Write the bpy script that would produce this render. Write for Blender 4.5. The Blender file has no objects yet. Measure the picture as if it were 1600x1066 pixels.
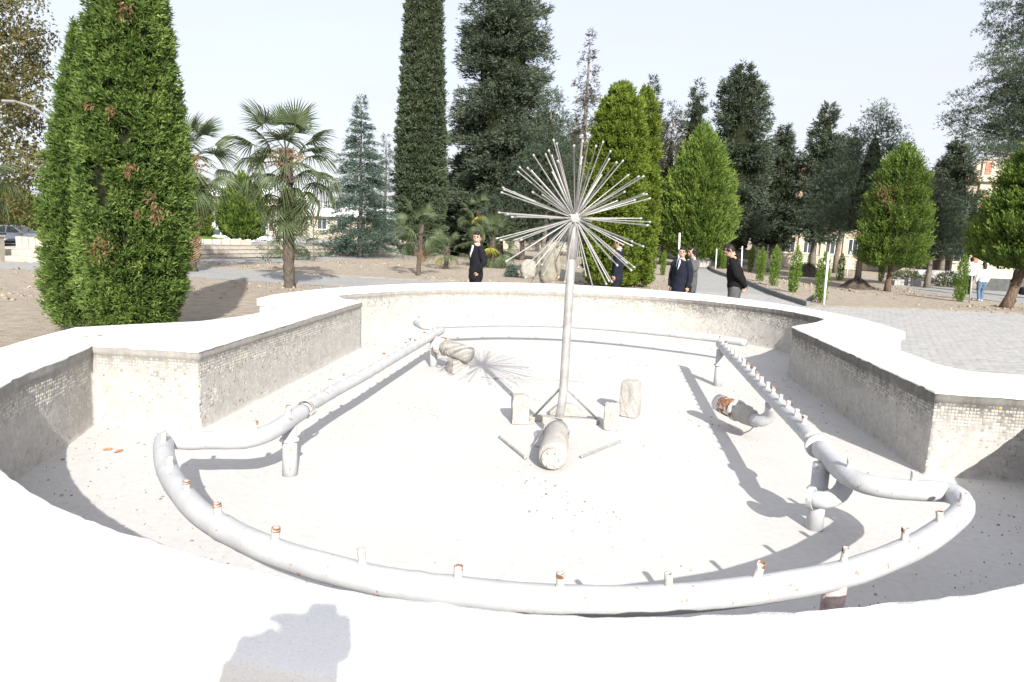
import bpy, bmesh, math, random
import numpy as np
from mathutils import Vector, Matrix
PI = math.pi
R = math.radians
random.seed(7)
SC = bpy.context.scene
COL = SC.collection

# ------------------------------------------------------------------ camera
CAM_H = 1.85
TILT, ROLL, FPX = R(9.25), R(2.5), 1067.0
_fw = np.array([0, math.cos(TILT), -math.sin(TILT)])
_up0 = np.array([0, math.sin(TILT), math.cos(TILT)])
_r0 = np.array([1.0, 0, 0])
CR = math.cos(ROLL) * _r0 + math.sin(ROLL) * _up0
CU = -math.sin(ROLL) * _r0 + math.cos(ROLL) * _up0
cd = bpy.data.cameras.new('camera')
cam = bpy.data.objects.new('camera', cd)
COL.objects.link(cam)
M = Matrix(((CR[0], CU[0], -_fw[0], 0), (CR[1], CU[1], -_fw[1], 0), (CR[2], CU[2], -_fw[2], CAM_H), (0, 0, 0, 1)))
cam.matrix_world = M
cd.sensor_width = 36
cd.lens = 24
cd.clip_start = 0.05
cd.clip_end = 3000
SC.camera = cam

# ------------------------------------------------------------------ light
SUN_EL = R(29.8)
SUN_DIR = Vector((0.259 * math.cos(SUN_EL), -0.966 * math.cos(SUN_EL), math.sin(SUN_EL)))   # towards the sun
SUN_AZ = math.atan2(SUN_DIR.x, SUN_DIR.y)          # clockwise from +Y
w = bpy.data.worlds.new('World')
SC.world = w
w.use_nodes = True
nt = w.node_tree
nt.nodes.clear()
wo = nt.nodes.new('ShaderNodeOutputWorld')
bg = nt.nodes.new('ShaderNodeBackground')
sk = nt.nodes.new('ShaderNodeTexSky')
sk.sky_type = 'NISHITA'
sk.sun_disc = False
sk.sun_elevation = SUN_EL
sk.sun_rotation = SUN_AZ
sk.air_density = 1.0
sk.dust_density = 3.0
sk.ozone_density = 1.5
bg.inputs['Strength'].default_value = 0.15
# thin bright high haze over the whole sky
tcw = nt.nodes.new('ShaderNodeTexCoord')
mpw = nt.nodes.new('ShaderNodeMapping'); mpw.inputs['Scale'].default_value = (1, 1, 5)
nzw = nt.nodes.new('ShaderNodeTexNoise'); nzw.inputs['Scale'].default_value = 1.6; nzw.inputs['Detail'].default_value = 5; nzw.inputs['Distortion'].default_value = .8
rpw = nt.nodes.new('ShaderNodeMapRange'); rpw.inputs['From Min'].default_value = .3; rpw.inputs['From Max'].default_value = .75; rpw.inputs['To Min'].default_value = .76; rpw.inputs['To Max'].default_value = .90
mxw = nt.nodes.new('ShaderNodeMix'); mxw.data_type = 'RGBA'
mxw.inputs[7].default_value = (2.44, 2.44, 2.62, 1)
nt.links.new(tcw.outputs['Generated'], mpw.inputs[0]); nt.links.new(mpw.outputs[0], nzw.inputs['Vector'])
nt.links.new(nzw.outputs['Fac'], rpw.inputs['Value']); nt.links.new(rpw.outputs[0], mxw.inputs[0])
nt.links.new(sk.outputs[0], mxw.inputs[6]); nt.links.new(mxw.outputs[2], bg.inputs[0])
nt.links.new(bg.outputs[0], wo.inputs[0])
sl = bpy.data.lights.new('sun', 'SUN')
sl.energy = 3.4
sl.angle = R(0.53)
sl.color = (1.0, 0.955, 0.89)
so = bpy.data.objects.new('sun', sl)
COL.objects.link(so)
so.rotation_euler = SUN_DIR.to_track_quat('Z', 'Y').to_euler()
so.location = (5, -20, 30)
SC.view_settings.view_transform = 'Standard'
SC.view_settings.look = 'None'
SC.view_settings.gamma = 1
SC.view_settings.use_curve_mapping = False
SC.view_settings.exposure = 1.3
SC.render.engine = 'CYCLES'
SC.cycles.max_bounces = 6
SC.cycles.diffuse_bounces = 3
SC.cycles.transparent_max_bounces = 8
SC.cycles.use_denoising = True

# ------------------------------------------------------------------ measuring helpers (photo pixel -> world, 1600 wide)
def ray(px, py):
    d = (px - 800) / FPX * CR - (py - 533) / FPX * CU + _fw
    return d
def smooth(a, b, x):
    t = np.clip((np.asarray(x, float) - a) / (b - a), 0, 1)
    return t * t * (3 - 2 * t)
def terrain(x, y):
    x = np.asarray(x, float); y = np.asarray(y, float)
    return -0.45 * smooth(22.6, 26.5, y) * smooth(13.0, 16.0, x) - .75 * smooth(31, 40, y) * smooth(10, 16, -x)
def at(px, py, z=None):
    d = ray(px, py)
    if z is not None:
        t = (z - CAM_H) / d[2]
        return Vector((d[0] * t, d[1] * t, z))
    zz = 0.0
    for _ in range(12):
        t = (zz - CAM_H) / d[2]
        zz = 0.5 * zz + 0.5 * float(terrain(d[0] * t, d[1] * t))
    t = (zz - CAM_H) / d[2]
    return Vector((d[0] * t, d[1] * t, float(terrain(d[0] * t, d[1] * t))))
def deep(px, py, Y):
    d = ray(px, py)
    t = Y / d[1]
    return Vector((d[0] * t, Y, CAM_H + d[2] * t))
def foot(px, py, Y):
    p = deep(px, py, Y)
    p.z = float(terrain(p.x, p.y))
    return p

# ------------------------------------------------------------------ object helpers
def link(name, me, mat=None, parent=None, loc=None):
    o = bpy.data.objects.new(name, me)
    COL.objects.link(o)
    if mat is not None and me is not None:
        for m in (mat if isinstance(mat, (list, tuple)) else [mat]):
            me.materials.append(m)
    if parent is not None:
        o.parent = parent
    if loc is not None:
        o.location = loc
    return o
def tag(o, label=None, cat=None, group=None, kind=None):
    if label: o['label'] = label
    if cat: o['category'] = cat
    if group: o['group'] = group
    if kind: o['kind'] = kind
    return o
def thing(name, label, cat, loc=(0, 0, 0), rz=0, group=None):
    o = bpy.data.objects.new(name, None)
    o.empty_display_size = 0.2
    COL.objects.link(o)
    o.location = loc
    o.rotation_euler = (0, 0, rz)
    return tag(o, label, cat, group)
def copy_tree(o, parent=None):
    c = o.copy()
    COL.objects.link(c)
    c.parent = parent
    for ch in o.children:
        copy_tree(ch, c)
    return c
def bm_mesh(bm, name='mesh', smoothf=False):
    me = bpy.data.meshes.new(name)
    bm.normal_update()
    bm.to_mesh(me)
    bm.free()
    if smoothf:
        me.polygons.foreach_set('use_smooth', [True] * len(me.polygons))
    return me
def np_mesh(name, V, faces, smoothf=False):
    """V (n,3), faces (m,k)"""
    V = np.asarray(V, np.float32)
    F = np.asarray(faces, np.int32)
    me = bpy.data.meshes.new(name)
    me.vertices.add(len(V))
    me.vertices.foreach_set('co', V.ravel())
    k = F.shape[1]
    me.loops.add(F.size)
    me.loops.foreach_set('vertex_index', F.ravel())
    me.polygons.add(len(F))
    me.polygons.foreach_set('loop_start', np.arange(0, F.size, k, dtype=np.int32))
    if smoothf:
        me.polygons.foreach_set('use_smooth', np.ones(len(F), bool))
    me.update(calc_edges=True)
    return me
def add_box(bm, c, s, rz=0, bev=0.0, jit=0.0, rot=None):
    m = Matrix.Translation(c) @ (rot if rot is not None else Matrix.Rotation(rz, 4, 'Z')) @ Matrix.Diagonal((s[0], s[1], s[2], 1))
    r = bmesh.ops.create_cube(bm, size=1, matrix=m)
    vs = r['verts']
    if jit:
        for v in vs:
            v.co += Vector((random.uniform(-jit, jit), random.uniform(-jit, jit), random.uniform(-jit, jit)))
    if bev:
        es = list({e for v in vs for e in v.link_edges})
        bmesh.ops.bevel(bm, geom=es, offset=bev, segments=1, affect='EDGES', profile=0.5)
def tube_arrays(pts, rad, n=14, caps=True, wob=0.0, seed=0):
    """tube along pts; rad scalar or list"""
    rs = np.random.RandomState(seed)
    P = np.asarray([tuple(p) for p in pts], float)
    m = len(P)
    rad = np.full(m, rad, float) if np.isscalar(rad) else np.asarray(rad, float)
    T = np.gradient(P, axis=0)
    T /= np.linalg.norm(T, axis=1)[:, None] + 1e-12
    a = np.array([0, 0, 1.0]) if abs(T[0][2]) < .9 else np.array([1.0, 0, 0])
    nrm = np.cross(T[0], a); nrm /= np.linalg.norm(nrm)
    V = []
    for i in range(m):
        nrm = nrm - T[i] * (nrm @ T[i]); nrm /= np.linalg.norm(nrm)
        b = np.cross(T[i], nrm)
        th = np.arange(n) * 2 * PI / n
        rr = rad[i] * (1 + wob * rs.uniform(-1, 1, n))
        V.append(P[i] + rr[:, None] * (np.cos(th)[:, None] * nrm + np.sin(th)[:, None] * b))
    V = np.concatenate(V)
    F = []
    for i in range(m - 1):
        for j in range(n):
            F.append((i * n + j, i * n + (j + 1) % n, (i + 1) * n + (j + 1) % n, (i + 1) * n + j))
    V = list(map(tuple, V))
    if caps:
        V.append(tuple(P[0])); V.append(tuple(P[-1]))
        c0, c1 = len(V) - 2, len(V) - 1
        for j in range(n):
            F.append((c0, (j + 1) % n, j, c0))
            F.append((c1, (m - 1) * n + j, (m - 1) * n + (j + 1) % n, c1))
    return V, F
def add_tube(bm, pts, rad, n=12, caps=True, wob=0.0, seed=0):
    V, F = tube_arrays(pts, rad, n, caps, wob, seed)
    vs = [bm.verts.new(v) for v in V]
    for f in F:
        ids = list(dict.fromkeys(f))
        try:
            bm.faces.new([vs[i] for i in ids])
        except ValueError:
            pass
def tube_obj(name, pts, rad, mat, parent=None, n=14, wob=0.0, seed=0, smoothf=True):
    bm = bmesh.new()
    add_tube(bm, pts, rad, n, True, wob, seed)
    return link(name, bm_mesh(bm, name, smoothf), mat, parent)
def lathe_mesh(name, prof, n=20, smoothf=True):
    """prof list of (r,z)"""
    bm = bmesh.new()
    rings = []
    for r, z in prof:
        rings.append([bm.verts.new((r * math.cos(2 * PI * j / n), r * math.sin(2 * PI * j / n), z)) for j in range(n)])
    for a, b in zip(rings, rings[1:]):
        for j in range(n):
            bm.faces.new((a[j], a[(j + 1) % n], b[(j + 1) % n], b[j]))
    bmesh.ops.remove_doubles(bm, verts=bm.verts, dist=1e-5)
    return bm_mesh(bm, name, smoothf)
def catmull(pts, step=0.05):
    P = [Vector(p) for p in pts]
    P = [P[0] * 2 - P[1]] + P + [P[-1] * 2 - P[-2]]
    out = []
    for i in range(1, len(P) - 2):
        p0, p1, p2, p3 = P[i - 1:i + 3]
        n = max(2, int((p2 - p1).length / step))
        for k in range(n):
            t = k / n
            out.append(0.5 * ((2 * p1) + (p2 - p0) * t + (2 * p0 - 5 * p1 + 4 * p2 - p3) * t * t + (3 * p1 - p0 - 3 * p2 + p3) * t ** 3))
    out.append(P[-2])
    return out
def resample(pts, n):
    P = np.asarray([tuple(p)[:2] for p in pts], float)
    s = np.concatenate([[0], np.cumsum(np.linalg.norm(np.diff(P, axis=0), axis=1))])
    t = np.linspace(0, s[-1], n)
    return np.stack([np.interp(t, s, P[:, 0]), np.interp(t, s, P[:, 1])], -1)
def inpoly(X, Y, poly):
    X = np.asarray(X, float); Y = np.asarray(Y, float)
    ins = np.zeros(X.shape, bool)
    n = len(poly)
    for i in range(n):
        x1, y1 = poly[i][:2]; x2, y2 = poly[(i + 1) % n][:2]
        c = ((y1 > Y) != (y2 > Y)) & (X < (x2 - x1) * (Y - y1) / (y2 - y1 + 1e-12) + x1)
        ins ^= c
    return ins

# ------------------------------------------------------------------ materials
class NT:
    def __init__(s, name):
        s.m = bpy.data.materials.new(name)
        s.m.use_nodes = True
        s.t = s.m.node_tree
        s.t.nodes.clear()
        s.out = s.t.nodes.new('ShaderNodeOutputMaterial')
        s.p = s.t.nodes.new('ShaderNodeBsdfPrincipled')
        s.t.links.new(s.p.outputs[0], s.out.inputs[0])
    def n(s, ty, **kw):
        nd = s.t.nodes.new(ty)
        for k, v in kw.items():
            if k.startswith('i_'):
                nd.inputs[k[2:].replace('_', ' ')].default_value = v
            else:
                setattr(nd, k, v)
        return nd
    def l(s, a, b): s.t.links.new(a, b)
    def coord(s, kind='Object'):
        return s.n('ShaderNodeTexCoord').outputs[kind]
    def noise(s, scale, detail=4, rough=.55, vec=None, dist=0):
        nd = s.n('ShaderNodeTexNoise')
        nd.inputs['Scale'].default_value = scale
        nd.inputs['Detail'].default_value = detail
        nd.inputs['Roughness'].default_value = rough
        nd.inputs['Distortion'].default_value = dist
        s.l(vec if vec is not None else s.coord(), nd.inputs['Vector'])
        return nd.outputs['Fac']
    def ramp(s, fac, stops, interp='LINEAR'):
        nd = s.n('ShaderNodeValToRGB')
        cr = nd.color_ramp
        cr.interpolation = interp
        while len(cr.elements) > 1:
            cr.elements.remove(cr.elements[-1])
        first = True
        for pos, c in stops:
            c = (c, c, c) if np.isscalar(c) else c
            e = cr.elements[0] if first else cr.elements.new(pos)
            e.position = pos
            e.color = (*c, 1)
            first = False
        s.l(fac, nd.inputs[0])
        return nd.outputs[0]
    def mix(s, fac, a, b, blend='MIX'):
        nd = s.n('ShaderNodeMix', data_type='RGBA', blend_type=blend)
        for sock, v in ((nd.inputs[0], fac), (nd.inputs[6], a), (nd.inputs[7], b)):
            if hasattr(v, 'is_linked') or hasattr(v, 'links'):
                s.l(v, sock)
            elif sock == nd.inputs[0]:
                sock.default_value = v
            else:
                sock.default_value = (*v, 1) if len(v) == 3 else v
        return nd.outputs[2]
    def math(s, op, a, b=None, clamp=False):
        nd = s.n('ShaderNodeMath', operation=op, use_clamp=clamp)
        for i, v in enumerate((a, b)):
            if v is None: continue
            if hasattr(v, 'links'): s.l(v, nd.inputs[i])
            else: nd.inputs[i].default_value = v
        return nd.outputs[0]
    def bump(s, h, strength=.3, dist=.01):
        nd = s.n('ShaderNodeBump')
        nd.inputs['Strength'].default_value = strength
        nd.inputs['Distance'].default_value = dist
        s.l(h, nd.inputs['Height'])
        s.l(nd.outputs[0], s.p.inputs['Normal'])
    def col(s, c):
        if hasattr(c, 'links'): s.l(c, s.p.inputs['Base Color'])
        else: s.p.inputs['Base Color'].default_value = (*c, 1)
    def rough(s, r, spec=.3):
        if hasattr(r, 'links'): s.l(r, s.p.inputs['Roughness'])
        else: s.p.inputs['Roughness'].default_value = r
        s.p.inputs['Specular IOR Level'].default_value = spec
def simple(name, c, rough=.7, var=.25, scale=8, bump=.15, bscale=40, bdist=.005, spec=.3, metal=0):
    t = NT(name)
    n1 = t.noise(scale, 5)
    lo = tuple(x * (1 - var) for x in c); hi = tuple(min(1, x * (1 + var)) for x in c)
    t.col(t.ramp(n1, [(.3, lo), (.7, hi)]))
    t.rough(rough, spec)
    t.p.inputs['Metallic'].default_value = metal
    if bump:
        t.bump(t.noise(bscale, 4), bump, bdist)
    return t.m
def leafmat(name, dark, mid, light, trans=.28, rough=.6):
    t = NT(name)
    a = t.n('ShaderNodeAttribute', attribute_name='tone')
    c = t.ramp(a.outputs['Fac'], [(0, dark), (.5, mid), (1, light)])
    t.col(c)
    t.rough(rough, .25)
    tr = t.n('ShaderNodeBsdfTranslucent')
    t.l(t.mix(.5, c, (.25, .35, .04), 'MIX') if False else c, tr.inputs[0])
    mx = t.n('ShaderNodeMixShader')
    mx.inputs[0].default_value = trans
    t.l(t.p.outputs[0], mx.inputs[1]); t.l(tr.outputs[0], mx.inputs[2])
    t.l(mx.outputs[0], t.out.inputs[0])
    return t.m

def m_coping():
    t = NT('white_plaster')
    big = t.noise(1.3, 4)
    fine = t.noise(160, 3, .6)
    c = t.ramp(big, [(.3, (.66, .65, .63)), (.55, (.76, .755, .74)), (.75, (.80, .795, .78))])
    sp = t.ramp(fine, [(.33, (.62, .62, .62)), (.45, (1, 1, 1))])
    c = t.mix(.35, c, sp, 'MULTIPLY')
    t.col(c); t.rough(.85, .2)
    mixh = t.math('ADD', t.noise(110, 3, .7), t.math('MULTIPLY', t.noise(14, 3), 1.2))
    t.bump(mixh, .55, .006)
    return t.m
def m_wall():
    t = NT('limed_basin_wall')
    geo = t.n('ShaderNodeNewGeometry')
    sep = t.n('ShaderNodeSeparateXYZ')
    t.l(geo.outputs['Position'], sep.inputs[0])
    pos = geo.outputs['Position']
    n1 = t.noise(3.2, 6, .6, pos); n2 = t.noise(28, 4, .6, pos); n3 = t.noise(9, 5, .65, pos)
    base = t.ramp(n2, [(.3, (.36, .346, .322)), (.55, (.44, .425, .398)), (.75, (.49, .475, .448))])
    base = t.mix(t.ramp(n3, [(.35, 0), (.7, .55)]), base, (.29, .275, .25))
    # grime: a dirty waterline band below the coping, ragged below, heavier on the east side wall
    z = t.math('ADD', sep.outputs['Z'], t.math('MULTIPLY', t.math('SUBTRACT', n1, .5), .30))
    east = t.math('MULTIPLY', t.math('SUBTRACT', sep.outputs['X'], 2.2, ), 1.2, True)
    band = t.ramp(z, [(.54, 0), (.62, .3), (.69, .7), (.76, 1.0)])
    amt = t.math('MULTIPLY', band, t.math('ADD', .44, t.math('MULTIPLY', east, .48)))
    # streaks
    mp = t.n('ShaderNodeMapping'); mp.inputs['Scale'].default_value = (22, 22, .8)
    t.l(pos, mp.inputs[0])
    st = t.noise(1, 3, .5, mp.outputs[0])
    amt = t.math('MULTIPLY', amt, t.ramp(st, [(.3, .72), (.65, 1)]), True)
    c = t.mix(amt, base, (.10, .096, .09))
    t.col(c); t.rough(.88, .15)
    t.bump(t.math('ADD', t.noise(60, 4, .6, pos), t.math('MULTIPLY', n3, .8)), .5, .006)
    t.c = c; t.amt = amt
    return t
def m_tile():
    t = m_wall()
    t.m.name = 'mosaic_glaze'
    a = t.n('ShaderNodeAttribute', attribute_name='tile_col')
    al = t.n('ShaderNodeAttribute', attribute_name='tile_clean')
    dirty = t.mix(t.math('MULTIPLY', t.amt, .5), a.outputs['Color'], (.14, .135, .125))
    c = t.mix(al.outputs['Fac'], t.c, dirty)
    t.col(c)
    t.rough(.75, .15)
    return t.m
def m_floor():
    t = NT('limed_basin_floor')
    n1 = t.noise(1.1, 6, .6); n2 = t.noise(22, 5, .65); n3 = t.noise(230, 2)
    c = t.ramp(n2, [(.25, (.455, .447, .432)), (.6, (.525, .517, .502)), (.85, (.565, .557, .542))])
    c = t.mix(t.ramp(n1, [(.38, 0), (.7, .4)]), c, (.43, .415, .39))
    v = t.n('ShaderNodeTexVoronoi'); v.inputs['Scale'].default_value = 34
    t.l(t.coord(), v.inputs['Vector'])
    spots = t.ramp(v.outputs['Distance'], [(.06, 1), (.11, 0)])
    gate = t.ramp(t.noise(3.5, 3), [(.52, 0), (.62, 1)])
    c = t.mix(t.math('MULTIPLY', spots, gate), c, (.30, .295, .285))
    hair = t.ramp(t.math('ABSOLUTE', t.math('SUBTRACT', t.noise(1.9, 5, .6, None, .6), .5)), [(.0, 1), (.006, 0)])
    c = t.mix(t.math('MULTIPLY', hair, .35), c, (.35, .34, .32))
    t.col(c); t.rough(.9, .15)
    t.bump(t.math('ADD', t.math('MULTIPLY', n2, .5), t.math('MULTIPLY', n3, .4)), .3, .004)
    return t.m
def m_pipe():
    t = NT('chipped_white_pipe_paint')
    n1 = t.noise(7, 5, .6); n2 = t.noise(36, 4, .65); n3 = t.noise(4.3, 3)
    c = t.ramp(n1, [(.3, (.37, .377, .386)), (.6, (.44, .448, .457))])
    c = t.mix(t.ramp(n2, [(.68, 0), (.74, .8)]), c, (.36, .35, .34))
    c = t.mix(t.ramp(t.noise(26, 2), [(.69, 0), (.705, .8)]), c, (.33, .17, .09))
    blue = t.math('MULTIPLY', t.ramp(t.noise(48, 3), [(.55, 0), (.62, 1)]), t.ramp(n3, [(.60, 0), (.68, .5)]))
    c = t.mix(blue, c, (.45, .55, .68))
    t.col(c); t.rough(.55, .35)
    t.bump(t.math('ADD', n2, t.math('MULTIPLY', n1, .8)), .35, .004)
    return t.m
def m_rust(name='rusty_iron', white=.35):
    t = NT(name)
    n1 = t.noise(9, 6, .65); n2 = t.noise(50, 4)
    c = t.ramp(n2, [(.3, (.11, .05, .028)), (.5, (.22, .105, .058)), (.7, (.36, .22, .14))])
    c = t.mix(t.ramp(n1, [(.62 - white * .5, 0), (.66 - white * .4, 1)]), c, (.60, .58, .55))
    t.col(c); t.rough(.85, .2)
    t.bump(t.math('ADD', n1, n2), .6, .006)
    return t.m
def m_concrete(name, c0, c1):
    t = NT(name)
    n1 = t.noise(5, 6, .65); n2 = t.noise(70, 4, .7)
    c = t.ramp(n1, [(.3, c0), (.7, c1)])
    c = t.mix(.5, c, t.ramp(n2, [(.35, .55), (.55, 1)]), 'MULTIPLY')
    t.col(c); t.rough(.92, .15)
    t.bump(t.math('ADD', n1, n2), .7, .01)
    return t.m
def m_dirt():
    t = NT('dry_dug_soil')
    n1 = t.noise(.35, 6, .6); n2 = t.noise(4, 7, .68); n3 = t.noise(30, 4, .7)
    c = t.ramp(n2, [(.28, (.25, .21, .165)), (.5, (.39, .34, .28)), (.72, (.49, .44, .37))])
    c = t.mix(t.ramp(n1, [(.35, 0), (.65, .6)]), c, (.37, .32, .26))
    c = t.mix(t.ramp(n3, [(.66, 0), (.72, .7)]), c, (.52, .49, .44))
    t.col(c); t.rough(.97, .05)
    t.bump(t.math('ADD', t.math('MULTIPLY', n2, 2), n3), .9, .05)
    return t.m
def m_pave():
    t = NT('grey_block_paving')
    b = t.n('ShaderNodeTexBrick')
    b.inputs['Scale'].default_value = 1
    b.inputs['Brick Width'].default_value = .2
    b.inputs['Row Height'].default_value = .1
    b.inputs['Mortar Size'].default_value = .005
    b.inputs['Color1'].default_value = (.27, .275, .275, 1)
    b.inputs['Color2'].default_value = (.33, .335, .33, 1)
    b.inputs['Mortar'].default_value = (.2, .195, .18, 1)
    t.l(t.coord(), b.inputs['Vector'])
    c = t.mix(t.ramp(t.noise(1.2, 5), [(.35, 0), (.7, .4)]), b.outputs['Color'], (.35, .335, .305))
    t.col(c); t.rough(.9, .15)
    t.bump(b.outputs['Fac'], -.4, .004)
    return t.m
def m_paver():
    t = NT('grey_paver')
    a = t.n('ShaderNodeNewGeometry')
    c = t.ramp(a.outputs['Random Per Island'], [(0, (.275, .278, .278)), (.5, (.31, .312, .31)), (1, (.345, .345, .34))])
    ob = t.n('ShaderNodeObjectInfo')
    c = t.mix(t.math('MULTIPLY', ob.outputs['Random'], .25), c, (.34, .335, .325))
    c = t.mix(t.ramp(t.noise(1.1, 5), [(.35, 0), (.7, .4)]), c, (.37, .355, .33))
    t.col(c); t.rough(.92, .12)
    t.bump(t.noise(120, 3), .3, .002)
    return t.m
def m_bark(name, c0, c1, sc=8):
    t = NT(name)
    mp = t.n('ShaderNodeMapping'); mp.inputs['Scale'].default_value = (sc, sc, sc * .25)
    t.l(t.coord(), mp.inputs[0])
    n = t.noise(2.2, 6, .7, mp.outputs[0])
    t.col(t.ramp(n, [(.3, c0), (.7, c1)])); t.rough(.95, .1)
    t.bump(n, .9, .04)
    return t.m
MAT = {}
MAT['coping'] = m_coping()
_tw = m_wall(); MAT['wall'] = _tw.m
MAT['tile'] = m_tile()
MAT['floor'] = m_floor()
MAT['pipe'] = m_pipe()
MAT['rust'] = m_rust('rusty_pipe_end', .36)
MAT['rustmid'] = m_rust('rusty_coupling_iron', .28)
MAT['rustpale'] = m_rust('rusty_pale_pipe', .45)
MAT['stub'] = m_concrete('crusted_nozzle', (.42, .40, .37), (.62, .60, .57))
MAT['concrete'] = m_concrete('old_white_concrete', (.33, .315, .29), (.48, .465, .44))
MAT['concrete_grey'] = m_concrete('grey_concrete', (.30, .30, .295), (.46, .455, .44))
MAT['steel'] = simple('dull_steel_tube', (.37, .365, .355), .5, .22, 14, .1, 60, .002, .5, .35)
MAT['dirt'] = m_dirt()
MAT['pave'] = m_pave()
MAT['paver'] = m_paver()
MAT['stonepale'] = m_concrete('pale_limestone', (.38, .345, .29), (.50, .465, .40))
MAT['kerb'] = m_concrete('dark_kerb', (.16, .165, .165), (.25, .25, .245))
MAT['thuja'] = leafmat('thuja_foliage', (.036, .065, .018), (.105, .172, .038), (.21, .29, .075))
MAT['thuja_yellow'] = leafmat('yellow_thuja_foliage', (.045, .075, .010), (.12, .175, .022), (.20, .26, .04))
MAT['plume'] = leafmat('plume_conifer_foliage', (.032, .062, .014), (.11, .182, .034), (.25, .335, .07))
MAT['cypress'] = leafmat('cypress_foliage', (.045, .064, .036), (.080, .110, .062), (.125, .160, .092), .22)
MAT['spruce'] = leafmat('dark_conifer_foliage', (.045, .062, .043), (.086, .113, .075), (.14, .172, .115), .22)
MAT['cedar'] = leafmat('blue_cedar_foliage', (.035, .062, .047), (.085, .130, .098), (.15, .205, .165), .2)
MAT['pine'] = leafmat('pine_needles', (.046, .068, .047), (.090, .122, .080), (.145, .19, .12), .25)
MAT['brownpine'] = leafmat('browning_needles', (.04, .037, .026), (.085, .078, .054), (.13, .125, .085), .2)
MAT['deadneedle'] = leafmat('dead_needles', (.06, .052, .04), (.11, .10, .08), (.17, .16, .13), .1)
MAT['brownleaf'] = leafmat('withered_orange_sprays', (.08, .048, .022), (.15, .092, .045), (.22, .145, .075), .1)
MAT['plane'] = leafmat('autumn_plane_leaves', (.052, .056, .020), (.115, .112, .040), (.20, .17, .065), .25)
MAT['palm'] = leafmat('palm_frond', (.045, .068, .032), (.092, .128, .060), (.19, .225, .12), .25, .45)
MAT['palmyellow'] = leafmat('yellow_palm_frond', (.20, .22, .03), (.32, .31, .05), (.42, .38, .09), .25, .5)
MAT['palmdead'] = leafmat('dead_palm_frond', (.12, .08, .045), (.22, .15, .085), (.33, .24, .15), .15)
MAT['sapling'] = leafmat('sapling_foliage', (.06, .115, .014), (.12, .21, .028), (.20, .30, .045))
MAT['shrub'] = leafmat('low_shrub_leaves', (.03, .05, .02), (.06, .09, .035), (.10, .14, .055), .2)
MAT['bark'] = m_bark('brown_bark', (.07, .05, .036), (.20, .145, .105))
MAT['barkgrey'] = m_bark('grey_bark', (.10, .085, .07), (.24, .215, .185))
MAT['palmbark'] = m_bark('fibrous_palm_bark', (.045, .037, .030), (.165, .14, .115), 14)
MAT['limewash'] = simple('limewashed_bark', (.66, .65, .62), .9, .15, 9, .6, 20, .02)
MAT['white_metal'] = simple('white_painted_pole', (.74, .75, .76), .5, .06, 9, .05)
MAT['beige'] = simple('beige_render', (.37, .305, .215), .9, .12, 1.5, .2, 30)
MAT['salmon'] = simple('salmon_render', (.38, .17, .125), .9, .12, 2, .2, 30)
MAT['cream'] = simple('cream_render', (.45, .405, .325), .9, .10, 2, .2, 30)
MAT['roofwhite'] = simple('white_sheet_roof', (.74, .75, .76), .5, .05, 1, 0)
MAT['glass'] = simple('dark_window_glass', (.045, .055, .065), .08, .1, 1, 0, spec=.6)
MAT['frame'] = simple('white_window_frame', (.68, .68, .66), .5, .05, 3, 0)
MAT['black_paint'] = simple('black_car_paint', (.012, .012, .014), .12, .1, 1, 0, spec=.7)
MAT['silver_paint'] = simple('silver_car_paint', (.40, .41, .42), .25, .05, 1, 0, spec=.6, metal=.4)
MAT['white_paint'] = simple('white_car_paint', (.72, .73, .74), .2, .03, 1, 0, spec=.6)
MAT['tyre'] = simple('tyre_rubber', (.02, .02, .02), .9, .1, 5, 0)
MAT['alloy'] = simple('alloy_rim', (.45, .45, .46), .3, .1, 3, 0, metal=.8)
MAT['lampglass'] = simple('headlamp_glass', (.60, .62, .64), .1, .05, 3, 0, spec=.7)
MAT['skin'] = simple('skin', (.45, .275, .20), .55, .12, 14, .05, 80, .001)
MAT['hair'] = simple('black_hair', (.012, .010, .009), .6, .3, 60, .5, 120, .004)
MAT['navy'] = simple('navy_suit_cloth', (.012, .0125, .0165), .9, .18, 9, .3, 12, .01, .15)
MAT['bluesuit'] = simple('blue_suit_cloth', (.014, .017, .027), .9, .18, 9, .3, 12, .01, .15)
MAT['greysuit'] = simple('grey_suit_cloth', (.085, .088, .088), .9, .18, 9, .3, 12, .01, .15)
MAT['blackknit'] = simple('black_knit', (.011, .011, .012), .95, .15, 30, .3, 90, .004, .1)
MAT['khaki'] = simple('khaki_cloth', (.24, .225, .18), .9, .15, 9, .3, 12, .01, .1)
MAT['whiteshirt'] = simple('white_shirt_cloth', (.72, .72, .74), .85, .06, 9, .3, 12, .01, .1)
MAT['paleblue'] = simple('pale_blue_shirt', (.52, .57, .66), .85, .06, 9, .2, 12, .01, .1)
MAT['denim'] = simple('blue_denim', (.10, .155, .23), .9, .2, 20, .3, 12, .01, .1)
MAT['shoe'] = simple('black_shoe_leather', (.015, .014, .013), .4, .2, 9, 0)
MAT['phone'] = simple('black_phone', (.01, .01, .012), .2, .1, 3, 0)
MAT['clod'] = simple('soil_clods', (.30, .255, .20), .95, .35, 3, .4, 30, .01, .05)
MAT['soil_and_shade'] = simple('dark_soil_and_heap_shade', (.085, .07, .058), .97, .35, 6, .9, 14, .06, .05)  # soil darkened to carry the heaps' shade; planter soil uses it too
MAT['flake'] = simple('dark_flakes', (.24, .235, .225), .9, .5, 30, .2)
MAT['deadleaf'] = simple('dry_fallen_leaf', (.42, .19, .10), .8, .3, 30, .3)
MAT['sack'] = simple('white_woven_sack', (.30, .285, .25), .8, .1, 9, .5, 18, .02)
MAT['orange'] = simple('orange_palm_fruit', (.26, .16, .075), .7, .3, 30, .2)
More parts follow.
